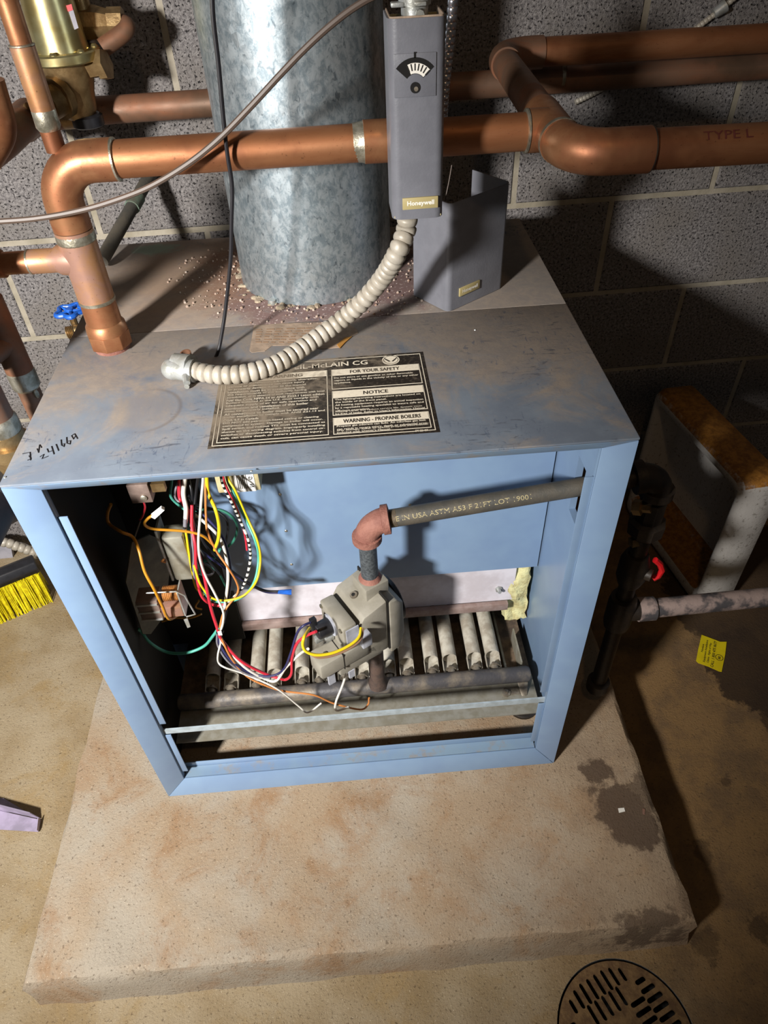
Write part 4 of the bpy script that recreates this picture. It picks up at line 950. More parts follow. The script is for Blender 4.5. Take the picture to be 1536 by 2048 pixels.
obj('bent_tube', MB().tube(spline([v0+vx*0.050, Vector((0.0852, 0.6962, 1.0689)), Vector((0.0972, 0.6845, 1.0663)), Vector((0.0890, 0.6763, 1.0580)), Vector((0.0578, 0.6656, 1.0436))], 6), 0.0125, 16), 'copper_dark', bv)

# ================================================================== things left of the boiler
lp = thing('return_riser', (-0.06, 0.262, -0.1), 'copper pipe with a wide solder band just left of the boiler, nearer the wall', 'pipe')
obj('pipe', MB().lathe([(0, 0.0150), (0.66, 0.0150)], (-0.06, 0.262, 0.11), (0,0,1), 20), 'copper_dark', lp)
obj('tee', MB().lathe([(0, 0.0180), (0.105, 0.0180)], (-0.06, 0.262, 0.745), (0,0,1), 20).lathe([(0, 0.017), (0.05, 0.017)], (-0.06, 0.262, 0.790), (-0.5,-0.85,-0.1), 20), 'copper_dark', lp)
obj('solder_ring', MB().lathe([(0, 0.0155), (0.004, 0.0185), (0.026, 0.0190), (0.030, 0.0178)], (-0.06, 0.262, 0.716), (0,0,1), 20), 'solder', lp)
obj('solder_drip', MB().sphere((-0.047, 0.252, 0.712), 0.004, 8, 6, 1, 1, 1.8), 'solder', lp)
lq = thing('pump_riser', (-0.075, 0.165, 0.60), 'thick copper pipe with bronze union at the left edge beside the lid', 'pipe')
qx, qy = -0.068, 0.172
obj('pipe', MB().lathe([(0, 0.0206), (0.30, 0.0206)], (qx, qy, 0.70), (0,0,1), 24), 'copper_dark', lq)
obj('solder_ring', MB().lathe([(0, 0.0215), (0.006, 0.0236), (0.022, 0.0232), (0.026, 0.0208)], (qx, qy, 0.706), (0,0,1), 24), 'solder', lq)
obj('union', MB().lathe([(0, 0.0268), (0.028, 0.0268), (0.0282, 0.030), (0.046, 0.030), (0.0465, 0.0235), (0.062, 0.0232)], (qx, qy, 0.647), (0,0,1), 20), 'brass', lq)
obj('iron_nipple', MB().lathe([(0, 0.0240), (0.05, 0.0240)], (qx, qy, 0.600), (0,0,1), 20), 'red_elbow', lq)
pump = thing('pump_housing', (-0.10, 0.13, 0.45), 'dark rounded pump housing low at the left of the boiler', 'pump')
pm_c = Vector((-0.1254, 0.1600, 0.6169))
obj('volute', MB().lathe([(0, 0.044), (0.012, 0.056), (0.06, 0.056), (0.08, 0.046)], pm_c+Vector((0,0.05,0)), (0,-1,0), 28), 'dark_housing', pump)
obj('flange', MB().lathe([(0, 0.036), (0.012, 0.036)], (qx, qy, 0.590), (0,0,1), 20), 'dark_housing', pump)
obj('motor', MB().lathe([(0, 0.046), (0.06, 0.044), (0.072, 0.034)], pm_c+Vector((0,-0.03,0)), (0,-1,0), 28), 'dark_housing', pump)
hb = thing('drain_tap', (-0.03, 0.50, 0.66), 'small tap with a blue handwheel behind the left edge of the lid', 'tap')
hw = Vector((-0.0707, 0.5200, 0.6999))
mb = MB()
rim = [hw+Vector((math.cos(t)*(0.0205+0.0035*math.cos(5*t)), math.sin(t)*(0.0205+0.0035*math.cos(5*t)), 0)) for t in [2*math.pi*i/40 for i in range(41)]]
mb.tube(rim, 0.0042, 8)
for i in range(5):
    a = 2*math.pi*i/5; mb.tube([hw, hw+Vector((math.cos(a)*0.021, math.sin(a)*0.021, 0))], 0.0030, 6)
mb.lathe([(-0.003, 0.007), (0.005, 0.006)], hw, (0,0,1), 12)
obj('handwheel', mb, 'blue_wheel', hb)
obj('stem', MB().lathe([(0, 0.006), (0.05, 0.006)], hw-Vector((0,0,0.048)), (0,0,1), 10), 'brass', hb)
sp_ = Vector((-0.0828, 0.5050, 0.6681))
mb = MB().tube([sp_+Vector((0.05,0.01,0.004)), sp_], 0.0098, 16)
for i in range(5): mb.lathe([(0, 0.0098), (0.0012, 0.0115), (0.0024, 0.0098)], sp_+Vector((0.0005+0.0028*i,0,0)), (1,0.2,0.08), 16)
obj('spout', mb, 'brass', hb)
obj('tap_body', MB().tube([hw-Vector((0,0,0.050)), Vector((0.001, hw.y, hw.z-0.050))], 0.011, 14), 'brass', hb)

# floor objects at the left
br = thing('push_broom', (-0.4979, 0.5987, -0.1000), 'push broom head with bright yellow bristles on the floor at left', 'broom')
ba, bb_ = Vector((-0.4048, 0.5956, -0.1000)), Vector((-0.5157, 0.5370, -0.1000)); bdir = (bb_-ba).normalized(); bn = Vector((bdir.y, -bdir.x, 0))
if bn.y > 0: bn = -bn
Lb = 0.34
bm_ = MB()
for i in range(100):
    for j in range(6):
        for s in range(2):
            p = ba + bdir*(0.004+(Lb-0.008)*(i+random.uniform(-0.5,0.5))/99) - bn*(0.050-0.010*j)
            tip = p + bn*(random.uniform(-0.002, 0.006)+0.002*j) + bdir*random.uniform(-0.005, 0.005)
            top = p + Vector((0,0,0.088)) - bn*0.004
            q = Vector((random.uniform(-1,1), random.uniform(-1,1), 0)).normalized()*0.0012
            bm_.add([tuple(tip-q), tuple(tip+q), tuple(top+q*1.5), tuple(top-q*1.5), tuple(tip+Vector((q.y,-q.x,0))), tuple(top+Vector((q.y,-q.x,0)))], [(0,1,2,3), (1,4,5,2), (4,0,3,5)])
bm_.quadprism([ba-bn*0.052+Vector((0,0,0.02)), ba+bdir*Lb-bn*0.052+Vector((0,0,0.02)), ba+bdir*Lb-bn*0.012+Vector((0,0,0.02)), ba-bn*0.012+Vector((0,0,0.02))], (0,0,0.06))
bro = obj('bristles', bm_, 'bristle', br, smooth=0); bro['kind'] = 'stuff'
obj('block', MB().tube([ba-bdir*0.004-bn*0.030+Vector((0,0,0.100)), ba+bdir*Lb-bn*0.030+Vector((0,0,0.100))], [0.024, 0.024], 8), 'black_plastic', br, bevel=0.003)
gb = MB().quadprism([(-0.7339, 0.7458, -0.2053), (-0.5538, 0.7503, -0.1187), (-0.5351, 0.7508, -0.0440), (-0.6370, 0.7482, 0.0159)], (0,0.012,0))
tag(obj('grey_board', gb, 'board_grey'), 'grey board leaning on the wall behind the yellow broom', 'board')
flex('low_conduit', spline([(-0.6370, 0.7182, -0.0084), (-0.5380, 0.7207, -0.0109), (-0.5024, 0.7216, -0.0325), (-0.4627, 0.7226, -0.0625), (-0.4039, 0.7240, -0.0977)], 10), 0.0125, 0.0145, 'conduit', 'white ribbed conduit low on the wall above the yellow broom')
pu = MB()
pA, pB, pC_, pD = [Vector(p) for p in ((-0.3592, 0.0481, -0.0970), (-0.2747, 0.0231, -0.0970), (-0.2721, -0.0001, -0.0970), (-0.3422, -0.0053, -0.0970))]
ext = (pA-pB)*1.2
pu.quadprism([pA+ext, pB, pC_, pD+ext], (0,0,0.0015))
up_ = Vector((0,0,0.030))
pu.quadprism([pB+Vector((0,0.002,0)), pA+ext+Vector((0,0.002,0)), pA+ext+up_+Vector((0,0.004,0)), pB+up_*0.8+Vector((-0.012,0.004,0))], (0,0.0015,0))
pu.quadprism([pB, pC_, pC_+Vector((0,0,0.010)), pB+Vector((0,0,0.012))], (0.0015,0,0))
pu.quadprism([Vector((-0.4091, 0.0793, -0.0985)), Vector((-0.3602, 0.0740, -0.0985)), Vector((-0.3009, 0.0387, -0.0985)), Vector((-0.4000, 0.0524, -0.0985))], (0,0,0.0012))
tag(obj('metal_scrap', pu, 'purple', None, smooth=0), 'bent lavender-grey sheet metal scrap on the floor left of the pad', 'metal scrap')

# ================================================================== things right of the boiler
def basin():
    O = Vector((1.162, 0.395, -0.1)); u = Vector((-0.16, 0.987, 0)); v = Vector((0.987, 0.16, 0)); z = Vector((0,0,1))
    Lu, Hz, Wv = 0.37, 0.395, 0.105
    def loop(u0, u1, z0, z1, r, vv, n=5):
        P = []
        for (cu_, cz, a0) in ((u1-r, z1-r, 0), (u0+r, z1-r, 90), (u0+r, z0+r, 180), (u1-r, z0+r, 270)):
            for i in range(n):
                a = math.radians(a0+90*i/(n-1)); P.append(O+u*(cu_+r*math.cos(a))+z*(cz+r*math.sin(a))+v*vv)
        return P
    loops = [loop(0.020, Lu-0.02, 0.012, Hz-0.02, 0.03, Wv), loop(0.0, Lu, 0.0, Hz, 0.03, Wv-0.02), loop(0.0, Lu, 0.0, Hz, 0.022, 0.022), loop(0.006, Lu-0.006, 0.006, Hz-0.006, 0.022, 0.006), loop(0.016, Lu-0.016, 0.016, Hz-0.016, 0.022, 0.0),
             loop(0.022, Lu-0.022, 0.040, Hz-0.034, 0.024, 0.003), loop(0.026, Lu-0.026, 0.048, Hz-0.042, 0.026, 0.014), loop(0.032, Lu-0.03, 0.056, Hz-0.048, 0.03, 0.075), loop(0.050, Lu-0.05, 0.074, Hz-0.066, 0.03, 0.088)]
    m = len(loops[0]); V = [tuple(p) for l in loops for p in l]; F = []
    for k in range(len(loops)-1):
        for i in range(m):
            j = (i+1) % m; F.append((k*m+i, k*m+j, (k+1)*m+j, (k+1)*m+i))
    F.append(tuple(range(m-1, -1, -1))); F.append(tuple(range((len(loops)-1)*m, len(loops)*m)))
    return MB().add(V, F)
tag(obj('porcelain_basin', basin(), 'porcelain', None, smooth=50), 'thick white basin lying on its side, coated in rust-brown dust, by the wall', 'basin')
yt = thing('yellow_sticker', (1.1468, 0.2742, -0.0985), 'yellow printed sticker lying on the floor right of the boiler', 'sticker')
ys = [Vector(p) for p in [(1.1476, 0.3241, -0.0985), (1.1722, 0.3075, -0.0985), (1.1811, 0.3010, -0.0985), (1.1955, 0.2996, -0.0985), (1.1775, 0.2657, -0.0985), (1.1515, 0.2233, -0.0985), (1.1467, 0.2251, -0.0985), (1.1298, 0.2385, -0.0985), (1.1101, 0.2509, -0.0985), (1.1078, 0.2565, -0.0985), (1.1236, 0.2846, -0.0985)]]
obj('sheet', MB().quadprism(ys, (0,0,0.001)), 'yellow_tag', yt, smooth=0)
ty = MB()
A_, B_, D_ = Vector((1.1083, 0.2529, -0.0973)), Vector((1.1463, 0.3219, -0.0973)), Vector((1.1513, 0.2238, -0.0973))
def sticker_pt(c0, c1, t0, t1): return lambda a, b: tuple(A_+(B_-A_)*(t0+(t1-t0)*a)+(D_-A_)*(c0+(c1-c0)*(1-b)))
for s, t0, t1, k0, k1 in (('Notice', 0.42, 0.72, 0.08, 0.17), ('Equipment Installation', 0.10, 0.92, 0.22, 0.33), ('Claims - Rights of Way', 0.12, 0.86, 0.37, 0.48), ('CALL 1 800 475 8677', 0.02, 0.98, 0.54, 0.66)):
    text_on(ty, s, sticker_pt(k0, k1, t0, t1), 0.02)
text_on(ty, 'BE', sticker_pt(0.79, 0.89, 0.40, 0.50), 0.03)
cB_ = A_+(B_-A_)*0.45+(D_-A_)*0.84
for i in range(20):
    a, b = 2*math.pi*i/20, 2*math.pi*(i+1)/20
    ca, sa, cb2, sb = math.cos(a), math.sin(a), math.cos(b), math.sin(b)
    ty.add([tuple(cB_+Vector((ca*0.0085, sa*0.0085, 0))), tuple(cB_+Vector((cb2*0.0085, sb*0.0085, 0))), tuple(cB_+Vector((cb2*0.0072, sb*0.0072, 0))), tuple(cB_+Vector((ca*0.0072, sa*0.0072, 0)))], [(0,1,2,3)])
obj('print', ty, 'black', yt, smooth=0)

# floor drain
def grate_mesh():
    cu = bpy.data.curves.new('g', 'CURVE'); cu.dimensions = '2D'; cu.fill_mode = 'BOTH'; cu.extrude = 0.003
    def poly(P):
        sp = cu.splines.new('POLY'); sp.points.add(len(P)-1); sp.use_cyclic_u = True
        for q, p in zip(sp.points, P): q.co = (p[0], p[1], 0, 1)
    R = 0.1026
    poly([(R*math.cos(2*math.pi*i/72), R*math.sin(2*math.pi*i/72)) for i in range(72)])
    for qd in range(4):
        th = math.radians(112 - 90*qd); d = Vector((math.cos(th), math.sin(th))); s = Vector((-d.y, d.x))
        for row, (r0, r1) in enumerate(((0.034, 0.057), (0.062, 0.086))):
            for k in range(-5, 6):
                off = k*0.0140 + (0.0070 if row else 0)
                hi = min(r1, math.sqrt(max(0, 0.090**2-off*off))); lo = max(r0, abs(off)*1.12+0.004)
                if hi-lo < 0.006: continue
                hw_ = 0.0036; P = []
                for (a, sg) in ((lo, -1), (hi, 1)):
                    for i in range(5):
                        t = math.pi*i/4; P.append(s*(off+ (hw_*math.cos(t))*(1 if sg > 0 else -1)) + d*(a+sg*hw_*math.sin(t)))
                poly([(p.x, p.y) for p in P])
    return curve_mesh(cu, 'grate')
gd = thing('floor_drain', (0.739, -0.400, -0.1), 'round rusty slotted floor drain in front of the pad', 'drain')
gm = grate_mesh(); gm.materials.clear(); gm.materials.append(M['grate'])
go = bpy.data.objects.new('grate', gm); sc.collection.objects.link(go); go.parent = gd; go.location = (0, 0, -0.0035)
obj('sump', MB().lathe([(-0.0001, 0.1055), (-0.05, 0.1055), (-0.12, 0.08)], (0.739, -0.400, -0.1), (0,0,1), 48, cap=False).lathe([(-0.12, 0.08), (-0.121, 0.0001)], (0.739, -0.400, -0.1), (0,0,1), 48, cap=False), 'dark_hole', gd)

# ================================================================== electrics inside the boiler
rl = thing('relay', (0.0702, 0.0900, 0.3959), 'open-frame relay with copper coil in the dark left of the boiler', 'relay')
rc0 = Vector((0.0972, 0.0850, 0.4559))
obj('coil', MB().lathe([(0, 0.011), (0.022, 0.011)], rc0+Vector((-0.004,0,0.006)), (1,0,0.02), 18), 'coil', rl)
wnd = MB()
for i in range(8): wnd.lathe([(0, 0.0112), (0.0012, 0.0119), (0.0024, 0.0112)], rc0+Vector((-0.004+i*0.0027,0,0.006)), (1,0,0.02), 18)
obj('winding', wnd, 'coil', rl)
obj('core_block', MB().box(rc0+Vector((-0.010,-0.016,-0.030)), rc0+Vector((0.020,0.010,-0.008))), 'copper_pink', rl, bevel=0.001)
obj('terminal_block', MB().box(rc0+Vector((-0.044,-0.014,-0.038)), rc0+Vector((-0.012,0.016,0.006))), 'relay', rl, bevel=0.0015)
for i in range(3): obj('terminal_rib', MB().box(rc0+Vector((-0.045,-0.0155,-0.036+i*0.017)), rc0+Vector((-0.013,-0.013,-0.033+i*0.017))), 'zinc', rl)
fr_ = MB().tube([rc0+Vector((-0.022,-0.014,0.026)), rc0+Vector((0.020,-0.014,0.024)), rc0+Vector((0.030,-0.014,0.014)), rc0+Vector((0.036,-0.014,-0.030)), rc0+Vector((0.022,-0.014,-0.034))], 0.0012, 6)
obj('frame_wire', fr_, 'zinc', rl)
obj('armature', MB().box(rc0+Vector((0.0205,-0.016,-0.030)), rc0+Vector((0.0225,0.012,0.022))), 'zinc', rl)
obj('spade_tab', MB().quadprism([rc0+Vector((0.018,-0.018,-0.036)), rc0+Vector((0.024,-0.018,-0.034)), rc0+Vector((0.024,-0.018,-0.054)), rc0+Vector((0.019,-0.018,-0.056))], (0,0.001,0)), 'zinc', rl)
obj('mounting_plate', MB().quadprism([(0.0614, 0.1200, 0.5374), (0.0291, 0.1200, 0.4541), (0.0205, 0.1200, 0.3271), (0.0281, 0.1300, 0.3128), (0.0491, 0.1600, 0.3226), (0.0896, 0.1900, 0.4567), (0.0735, 0.1600, 0.5111)], (-0.002,0.002,0)), 'plate_dim', rl)
cn_ = thing('transformer', (0.1038, 0.1350, 0.4279), 'grey metal transformer can hanging behind the wire bundle', 'transformer')
tb = Vector((0.1174, 0.1350, 0.4801))
obj('can', MB().box(tb+Vector((-0.016,-0.014,-0.034)), tb+Vector((0.016,0.016,0.060))), 'can', cn_, bevel=0.005)
obj('mounting_strap', MB().box(tb+Vector((-0.020,-0.0155,-0.030)), tb+Vector((-0.017,0.020,0.075))), 'zinc', cn_)
obj('terminal_loop', MB().tube([tb+Vector((-0.020,-0.016,0.012)), tb+Vector((-0.022,-0.021,0.020)), tb+Vector((-0.018,-0.021,0.024))], 0.0016, 6), 'coil', cn_)
tb2 = thing('terminal_strip', (0.0976, 0.1200, 0.6163), 'rusty terminal block with a slotted screw under the left end of the lid', 'terminal block')
tq = Vector((0.0998, 0.1200, 0.6297))
obj('block', MB().box(tq+Vector((-0.014,-0.008,-0.012)), tq+Vector((0.014,0.016,0.020))), 'relay', tb2, bevel=0.001)
obj('screw', MB().lathe([(0, 0.0045), (0.002, 0.0045), (0.003, 0.003)], tq+Vector((0.004,-0.008,-0.002)), (0,-1,0), 14), 'solder', tb2)
obj('side_lug', MB().box(tq+Vector((0.016,-0.004,0.002)), tq+Vector((0.034,0.004,0.016))), 'brass', tb2)
bx = thing('ignition_box', (0.2137, 0.1900, 0.5558), 'beige ignition control box with white rating label under the lid', 'control box')
k0, k1 = Vector((0.1860, 0.1750, 0.5700)), Vector((0.2477, 0.1750, 0.5726))
obj('case', MB().box((k0.x, 0.175, k0.z), (k1.x+0.001, 0.2245, k0.z+0.06)), 'beige', bx, bevel=0.002)
lbx0, lbx1 = (0.2129, 0.1745, 0.5697)[0], (0.2417, 0.1745, 0.5716)[0]; lz0 = (0.2174, 0.1745, 0.5702)[2]
rlb = obj('rating_label', MB().box((lbx0, 0.1742, lz0), (lbx1, 0.1752, lz0+0.050)), 'paper_white', bx, smooth=0)
tt = MB()
for i in range(6):
    x = lbx0+0.004+i*0.0026
    tt.box((x, 0.1740, lz0+0.006), (x+0.0009, 0.1743, lz0+0.006+random.uniform(0.018, 0.034)))
text_on(tt, 'N', lambda a, b: (lbx1-0.008+0.006*b, 0.1740, lz0+0.008+0.006*a), 0.03)
text_on(tt, 'G', lambda a, b: (lbx1-0.008+0.006*b, 0.1740, lz0+0.022+0.006*a), 0.03)
obj('rating_print', tt, 'black', rlb, smooth=0)

# wiring
hs = thing('wiring_harness', (0.1513, 0.1000, 0.3442), 'tangled bundle of coloured wires hanging in the boiler opening', 'wiring')
def wire(c, pts, r=0.0017, label=None):
    o = obj('wire', MB().tube(spline(pts, 6), r, 8), WIRE[c], hs, smooth=60)
    o['label'] = label or c + ' insulated wire'
    return o
wire('teal', [(0.1355, 0.1650, 0.6326), (0.1277, 0.1650, 0.6058), (0.1238, 0.1550, 0.5894), (0.1313, 0.1550, 0.5702), (0.1430, 0.1400, 0.5722), (0.1398, 0.1400, 0.5456), (0.1379, 0.1350, 0.5082), (0.1320, 0.1500, 0.4486), (0.1306, 0.1600, 0.4142)], 0.0020)
wire('white', [(0.1595, 0.1500, 0.6472), (0.1508, 0.1500, 0.6183), (0.1440, 0.1500, 0.5947), (0.1464, 0.1350, 0.5813), (0.1396, 0.1350, 0.5545)], 0.0034, 'thick white wire')
wire('grey', [(0.1420, 0.1340, 0.5642), (0.1359, 0.1340, 0.5407)], 0.0031, 'grey shrink sleeve')
wire('yellow', [(0.1374, 0.1330, 0.5436), (0.1348, 0.1250, 0.5083), (0.1321, 0.1200, 0.4703), (0.1312, 0.1150, 0.4360), (0.1412, 0.1100, 0.4230)], 0.0019)
wire('yellow', [(0.1913, 0.1300, 0.6562), (0.1870, 0.1300, 0.6320), (0.1848, 0.1300, 0.6085), (0.1937, 0.1100, 0.5979), (0.1928, 0.1100, 0.5692), (0.1868, 0.1100, 0.5419), (0.1735, 0.1200, 0.5092)], 0.0026, 'thick yellow wire')
wire('amber', [(0.1105, 0.1100, 0.5972), (0.0999, 0.1100, 0.5907), (0.0923, 0.1100, 0.5800), (0.1007, 0.1150, 0.5654), (0.1376, 0.1200, 0.5524), (0.1620, 0.1200, 0.5406), (0.1727, 0.1250, 0.5146)], 0.0021, 'amber wire with white plug')
wire('amber', [(0.0542, 0.1200, 0.6133), (0.0444, 0.1200, 0.5966), (0.0408, 0.1200, 0.5777), (0.0622, 0.1000, 0.5786), (0.0741, 0.1000, 0.5675), (0.0847, 0.0800, 0.5602), (0.0879, 0.0650, 0.5345), (0.0955, 0.0550, 0.5071), (0.0976, 0.0550, 0.4683), (0.0964, 0.0580, 0.4452), (0.0974, 0.0650, 0.4267), (0.1016, 0.0900, 0.4054)], 0.0023)
wire('white', [(0.1930, 0.1100, 0.6752), (0.1877, 0.1100, 0.6501), (0.1796, 0.1100, 0.6215), (0.1728, 0.1000, 0.5935), (0.1613, 0.1000, 0.5499), (0.1573, 0.0950, 0.5186), (0.1579, 0.0950, 0.4808), (0.1644, 0.0900, 0.4485), (0.1704, 0.0850, 0.4114), (0.1651, 0.0850, 0.3838), (0.1572, 0.0850, 0.3632)], 0.0019)
wire('red', [(0.1545, 0.1400, 0.5826), (0.1499, 0.1250, 0.5532), (0.1514, 0.1100, 0.5294), (0.1435, 0.1100, 0.4899), (0.1403, 0.1000, 0.4455), (0.1448, 0.1000, 0.4202), (0.1590, 0.1000, 0.4076), (0.1734, 0.1000, 0.4106)], 0.0024)
wire('red', [(0.1492, 0.1500, 0.6437), (0.1430, 0.1500, 0.6172), (0.1372, 0.1500, 0.5897), (0.1440, 0.1400, 0.5827), (0.1489, 0.1400, 0.5637), (0.1515, 0.1250, 0.5479), (0.1525, 0.1150, 0.5272), (0.1545, 0.1000, 0.4844), (0.1523, 0.0900, 0.4183), (0.1536, 0.0850, 0.3765), (0.1543, 0.0820, 0.3508)], 0.0024)
wire('yellow', [(0.2128, 0.1500, 0.6420), (0.2115, 0.1500, 0.6169), (0.2198, 0.1400, 0.6007), (0.2272, 0.1400, 0.5494), (0.2382, 0.1200, 0.5209), (0.2366, 0.1200, 0.4826), (0.2290, 0.1000, 0.4599), (0.2092, 0.1000, 0.4312), (0.1903, 0.0950, 0.4254), (0.1689, 0.0950, 0.4245), (0.1551, 0.0950, 0.4344), (0.1468, 0.1000, 0.4481), (0.1439, 0.1000, 0.4690), (0.1409, 0.1100, 0.4913)], 0.0018)
wire('teal', [(0.2102, 0.1550, 0.6381), (0.2082, 0.1550, 0.6092), (0.2152, 0.1450, 0.5929), (0.2225, 0.1450, 0.5451), (0.2341, 0.1250, 0.5152), (0.2326, 0.1250, 0.4776), (0.2246, 0.1050, 0.4536), (0.2060, 0.1050, 0.4233), (0.1867, 0.1000, 0.4162), (0.1651, 0.1000, 0.4153), (0.1507, 0.1000, 0.4266), (0.1429, 0.1050, 0.4428)], 0.0020)
wire('red', [(0.2068, 0.1500, 0.6426), (0.2050, 0.1500, 0.6157), (0.2088, 0.1450, 0.5964), (0.2128, 0.1450, 0.5720), (0.2166, 0.1400, 0.5465), (0.2178, 0.1400, 0.5154), (0.2153, 0.1400, 0.4835)], 0.0017)
wire('striped', [(0.2073, 0.1400, 0.6508), (0.2043, 0.1400, 0.6180), (0.2118, 0.1350, 0.5851), (0.2183, 0.1350, 0.5420), (0.2254, 0.1200, 0.5223), (0.2225, 0.1200, 0.4875), (0.2129, 0.1100, 0.4573), (0.1978, 0.1100, 0.4267), (0.1810, 0.1000, 0.4181), (0.1626, 0.1000, 0.4023)], 0.0021, 'black and white striped wire')
wire('orange', [(0.1875, 0.1400, 0.6527), (0.1805, 0.1250, 0.6078), (0.1743, 0.1250, 0.5752), (0.1728, 0.1150, 0.5525), (0.1770, 0.1150, 0.5130), (0.1888, 0.1050, 0.4902), (0.1967, 0.1050, 0.4524), (0.1937, 0.1050, 0.4272), (0.1753, 0.0900, 0.4118), (0.1642, 0.0900, 0.3899), (0.1541, 0.0830, 0.3586), (0.1552, 0.0830, 0.3519), (0.1651, 0.0720, 0.3068), (0.1804, 0.0720, 0.2548), (0.2090, 0.0650, 0.2331), (0.2364, 0.0650, 0.2122), (0.2861, 0.0600, 0.2002), (0.3184, 0.0600, 0.1684), (0.3624, 0.0550, 0.1502), (0.3772, 0.0550, 0.1642), (0.3800, 0.0550, 0.1845)], 0.0017)
wire('white', [(0.1481, 0.1500, 0.5592), (0.1663, 0.1400, 0.5448), (0.1831, 0.1300, 0.5220), (0.1871, 0.1200, 0.4882), (0.1838, 0.1100, 0.4539), (0.1736, 0.1000, 0.4154), (0.1624, 0.0900, 0.3764)], 0.0024)
wire('navy', [(0.1514, 0.1550, 0.5641), (0.1705, 0.1450, 0.5466), (0.1857, 0.1350, 0.5188), (0.1893, 0.1250, 0.4826), (0.1858, 0.1150, 0.4468), (0.1746, 0.1050, 0.4068), (0.1623, 0.0950, 0.3700)], 0.0022)
wire('black', [(0.1435, 0.1700, 0.5758), (0.1482, 0.1700, 0.5576), (0.1732, 0.1700, 0.5439), (0.1894, 0.1650, 0.5294), (0.1888, 0.1650, 0.5064), (0.1772, 0.1700, 0.4676)], 0.0021)
wire('green', [(0.1322, 0.1700, 0.5421), (0.1536, 0.1720, 0.5430), (0.1826, 0.1720, 0.5400), (0.2003, 0.1680, 0.5254), (0.2021, 0.1680, 0.5020), (0.1915, 0.1680, 0.4770), (0.1751, 0.1680, 0.4598)], 0.0022)
wire('black', [(0.1537, 0.1400, 0.5532), (0.1563, 0.1350, 0.5115), (0.1694, 0.1350, 0.4775), (0.1846, 0.1400, 0.4396), (0.2072, 0.1400, 0.4073), (0.2257, 0.1500, 0.3762), (0.2493, 0.1500, 0.3708)], 0.0020, 'black wire ending in a blue twist cap')
wire('navy', [(0.1446, 0.1450, 0.4862), (0.1629, 0.1450, 0.4573), (0.1853, 0.1480, 0.4212), (0.2081, 0.1480, 0.3919), (0.2256, 0.1550, 0.3666), (0.2478, 0.1550, 0.3613)], 0.0018)
obj('wire_cap', MB().tube([(0.2459, 0.1500, 0.3700), (0.2676, 0.1500, 0.3673)], [0.0032, 0.0050], 8), 'blue_wheel', hs, label='blue twist-on wire cap')
wire('teal', [(0.0110, 0.1300, 0.3286), (0.0149, 0.1300, 0.3186), (0.0257, 0.1200, 0.3032), (0.0456, 0.1200, 0.2738), (0.0847, 0.1000, 0.2936), (0.1171, 0.1000, 0.3072), (0.1421, 0.0880, 0.3483), (0.1566, 0.0850, 0.3723)], 0.0025)
wire('black', [(0.1544, 0.1600, 0.6121), (0.1555, 0.1500, 0.5926), (0.1484, 0.1500, 0.5542), (0.1432, 0.1350, 0.5286), (0.1361, 0.1200, 0.4919), (0.1304, 0.1200, 0.4420), (0.1367, 0.1100, 0.4235), (0.1523, 0.1050, 0.4108), (0.1675, 0.1050, 0.4101)], 0.0019)
wire('black', [(0.1758, 0.1500, 0.6412), (0.1620, 0.1500, 0.5967), (0.1531, 0.1400, 0.5632), (0.1450, 0.1400, 0.5129), (0.1531, 0.1300, 0.4902), (0.1603, 0.1300, 0.4672), (0.1678, 0.1300, 0.4435)], 0.0019)
wire('grey', [(0.1522, 0.1500, 0.6390), (0.1332, 0.1500, 0.5996), (0.1336, 0.1500, 0.5833), (0.1467, 0.1400, 0.5854), (0.1453, 0.1400, 0.5541), (0.1412, 0.1250, 0.5076), (0.1344, 0.1150, 0.4644), (0.1347, 0.1150, 0.4238)], 0.0016)
wire('teal', [(0.1371, 0.1700, 0.4355), (0.1527, 0.1650, 0.4438), (0.1614, 0.1650, 0.4520), (0.1686, 0.1650, 0.4648)], 0.0024)
wire('grey', [(0.1258, 0.1600, 0.4360), (0.1405, 0.1600, 0.4390), (0.1500, 0.1600, 0.4238), (0.1430, 0.1600, 0.4127), (0.1267, 0.1600, 0.4182)], 0.0020)
wire('green', [(0.1524, 0.1500, 0.4462), (0.1647, 0.1400, 0.4326), (0.1683, 0.1400, 0.4023), (0.1680, 0.1400, 0.3839)], 0.0018)
# bundle below the tie, running to the gas valve
wire('white', [(0.1539, 0.0850, 0.3585), (0.1515, 0.0850, 0.3339), (0.1439, 0.0780, 0.3122), (0.1405, 0.0780, 0.2905), (0.1503, 0.0720, 0.2837), (0.1760, 0.0720, 0.2627), (0.2271, 0.0600, 0.2291), (0.2569, 0.0600, 0.1699), (0.2717, 0.0550, 0.1547), (0.2971, 0.0600, 0.1733)], 0.0016)
wire('red', [(0.1545, 0.0820, 0.3598), (0.1582, 0.0820, 0.3344), (0.1795, 0.0700, 0.3007), (0.2113, 0.0700, 0.2606), (0.2326, 0.0650, 0.2519), (0.2450, 0.0650, 0.2456), (0.2572, 0.0600, 0.2689), (0.2632, 0.0600, 0.3101), (0.2768, 0.0550, 0.3552), (0.2927, 0.0550, 0.3723), (0.3103, 0.0450, 0.3945)], 0.0024)
wire('white', [(0.1553, 0.0840, 0.3571), (0.1560, 0.0840, 0.3320), (0.1816, 0.0700, 0.2850), (0.2105, 0.0700, 0.2446), (0.2294, 0.0640, 0.2465), (0.2497, 0.0640, 0.2812), (0.2776, 0.0580, 0.3232), (0.2959, 0.0300, 0.3730)], 0.0024)
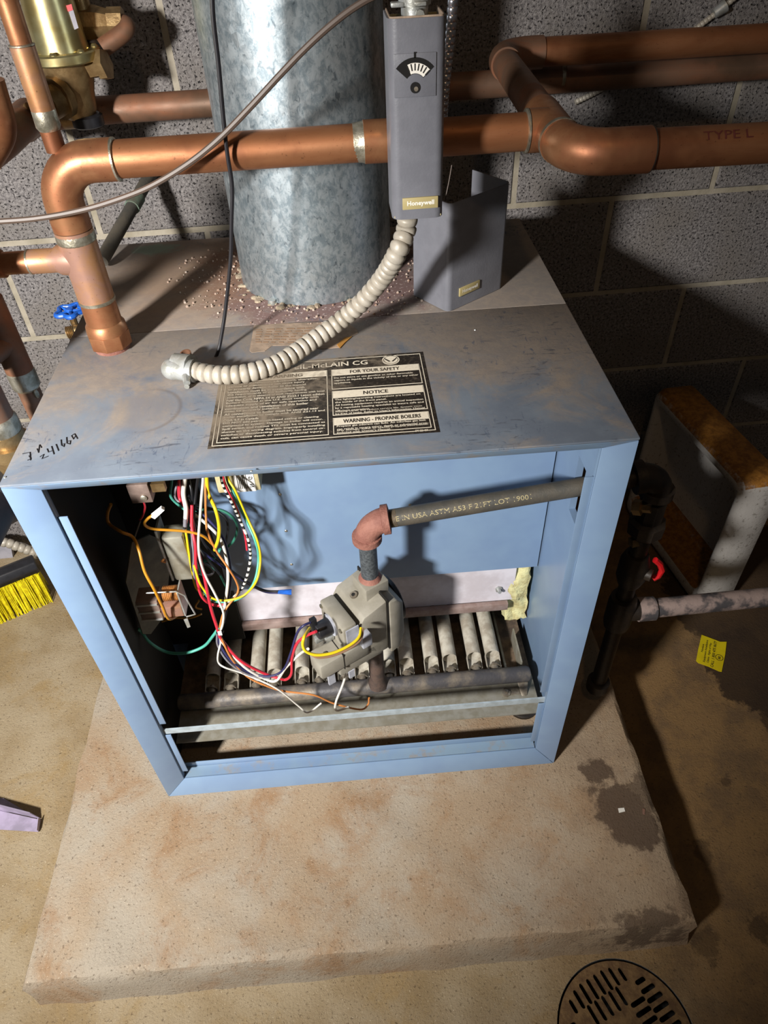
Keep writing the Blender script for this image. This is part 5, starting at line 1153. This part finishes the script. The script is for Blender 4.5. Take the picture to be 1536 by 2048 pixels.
wire('navy', [(0.1519, 0.0850, 0.3562), (0.1497, 0.0850, 0.3288), (0.1639, 0.0720, 0.3000), (0.1905, 0.0720, 0.2606), (0.2223, 0.0640, 0.2607), (0.2450, 0.0640, 0.2762), (0.2628, 0.0580, 0.3253), (0.2793, 0.0580, 0.3764), (0.2905, 0.0580, 0.3936), (0.3016, 0.0650, 0.3918)], 0.0020)
wire('grey', [(0.1504, 0.0850, 0.3564), (0.1458, 0.0850, 0.3253), (0.1585, 0.0740, 0.2937), (0.1856, 0.0700, 0.2600), (0.2183, 0.0700, 0.2464)], 0.0017)
wire('white', [(0.3692, 0.0700, 0.3059), (0.3520, 0.0620, 0.2723), (0.3371, 0.0620, 0.2186), (0.3228, 0.0550, 0.1806), (0.3214, 0.0550, 0.1534), (0.3439, 0.0550, 0.1613)], 0.0021)
wire('yellow', [(0.3044, 0.0300, 0.4235), (0.2971, 0.0060, 0.4338), (0.2941, 0.0020, 0.4194), (0.2984, 0.0000, 0.4070), (0.3134, 0.0000, 0.3975), (0.3364, 0.0060, 0.3921), (0.3602, 0.0180, 0.3908), (0.3743, 0.0300, 0.3924), (0.3781, 0.0460, 0.3929)], 0.0024)
wire('brown', [(0.2992, 0.0040, 0.4013), (0.3128, 0.0000, 0.3914), (0.3373, 0.0060, 0.3857), (0.3628, 0.0180, 0.3854), (0.3769, 0.0300, 0.3871), (0.3811, 0.0460, 0.3925)], 0.0019)
obj('cable_tie', MB().lathe([(0, 0.0062), (0.0035, 0.0062)], (0.1560, 0.0850, 0.3608), (0.1,0.2,1), 14), 'black_plastic', hs, label='black cable tie')
obj('tie_tag', MB().box(Vector((0.1551, 0.0760, 0.3639)), Vector((0.1551, 0.0760, 0.3639))+Vector((0.006,0.002,0.008))), 'paper_white', hs)
obj('white_plug', MB().tube([(0.1075, 0.1100, 0.5937), (0.1247, 0.1100, 0.6079)], [0.0045, 0.0038], 4), 'paper_white', hs, label='white plug connector')
wire('red', [(0.0998, 0.1150, 0.6215), (0.0995, 0.1150, 0.6077), (0.0918, 0.1150, 0.5915), (0.0855, 0.1150, 0.5836)], 0.0015)
wire('black', [(0.0864, 0.1150, 0.5845), (0.0765, 0.1150, 0.5660), (0.0664, 0.1150, 0.5471)], 0.0024)
wire('amber', [(0.1089, 0.1700, 0.3412), (0.0996, 0.1700, 0.3252), (0.1089, 0.1700, 0.3173)], 0.0017)
wire('amber', [(0.0446, 0.1500, 0.3184), (0.0678, 0.1500, 0.3248), (0.0921, 0.1500, 0.3217), (0.1129, 0.1500, 0.3297)], 0.0017)

for nm, px, col, lab in (('paint_chip', [(0.8024, -0.0931, 0.0000), (0.8131, -0.0931, 0.0000), (0.8129, -0.0994, 0.0000), (0.8017, -0.1010, 0.0000)], 'white', 'tiny white paint chip lying on the dark stain at the right of the pad'),
                         ('wood_sliver', [(0.8449, -0.0969, 0.0000), (0.8486, -0.0990, 0.0000), (0.8445, -0.1083, 0.0000), (0.8420, -0.1055, 0.0000)], 'copper_pink', 'tiny reddish sliver lying near the right edge of the pad')):
    tag(obj(nm, MB().quadprism(px, (0,0,0.0012)), col, None, smooth=0), lab, 'debris')
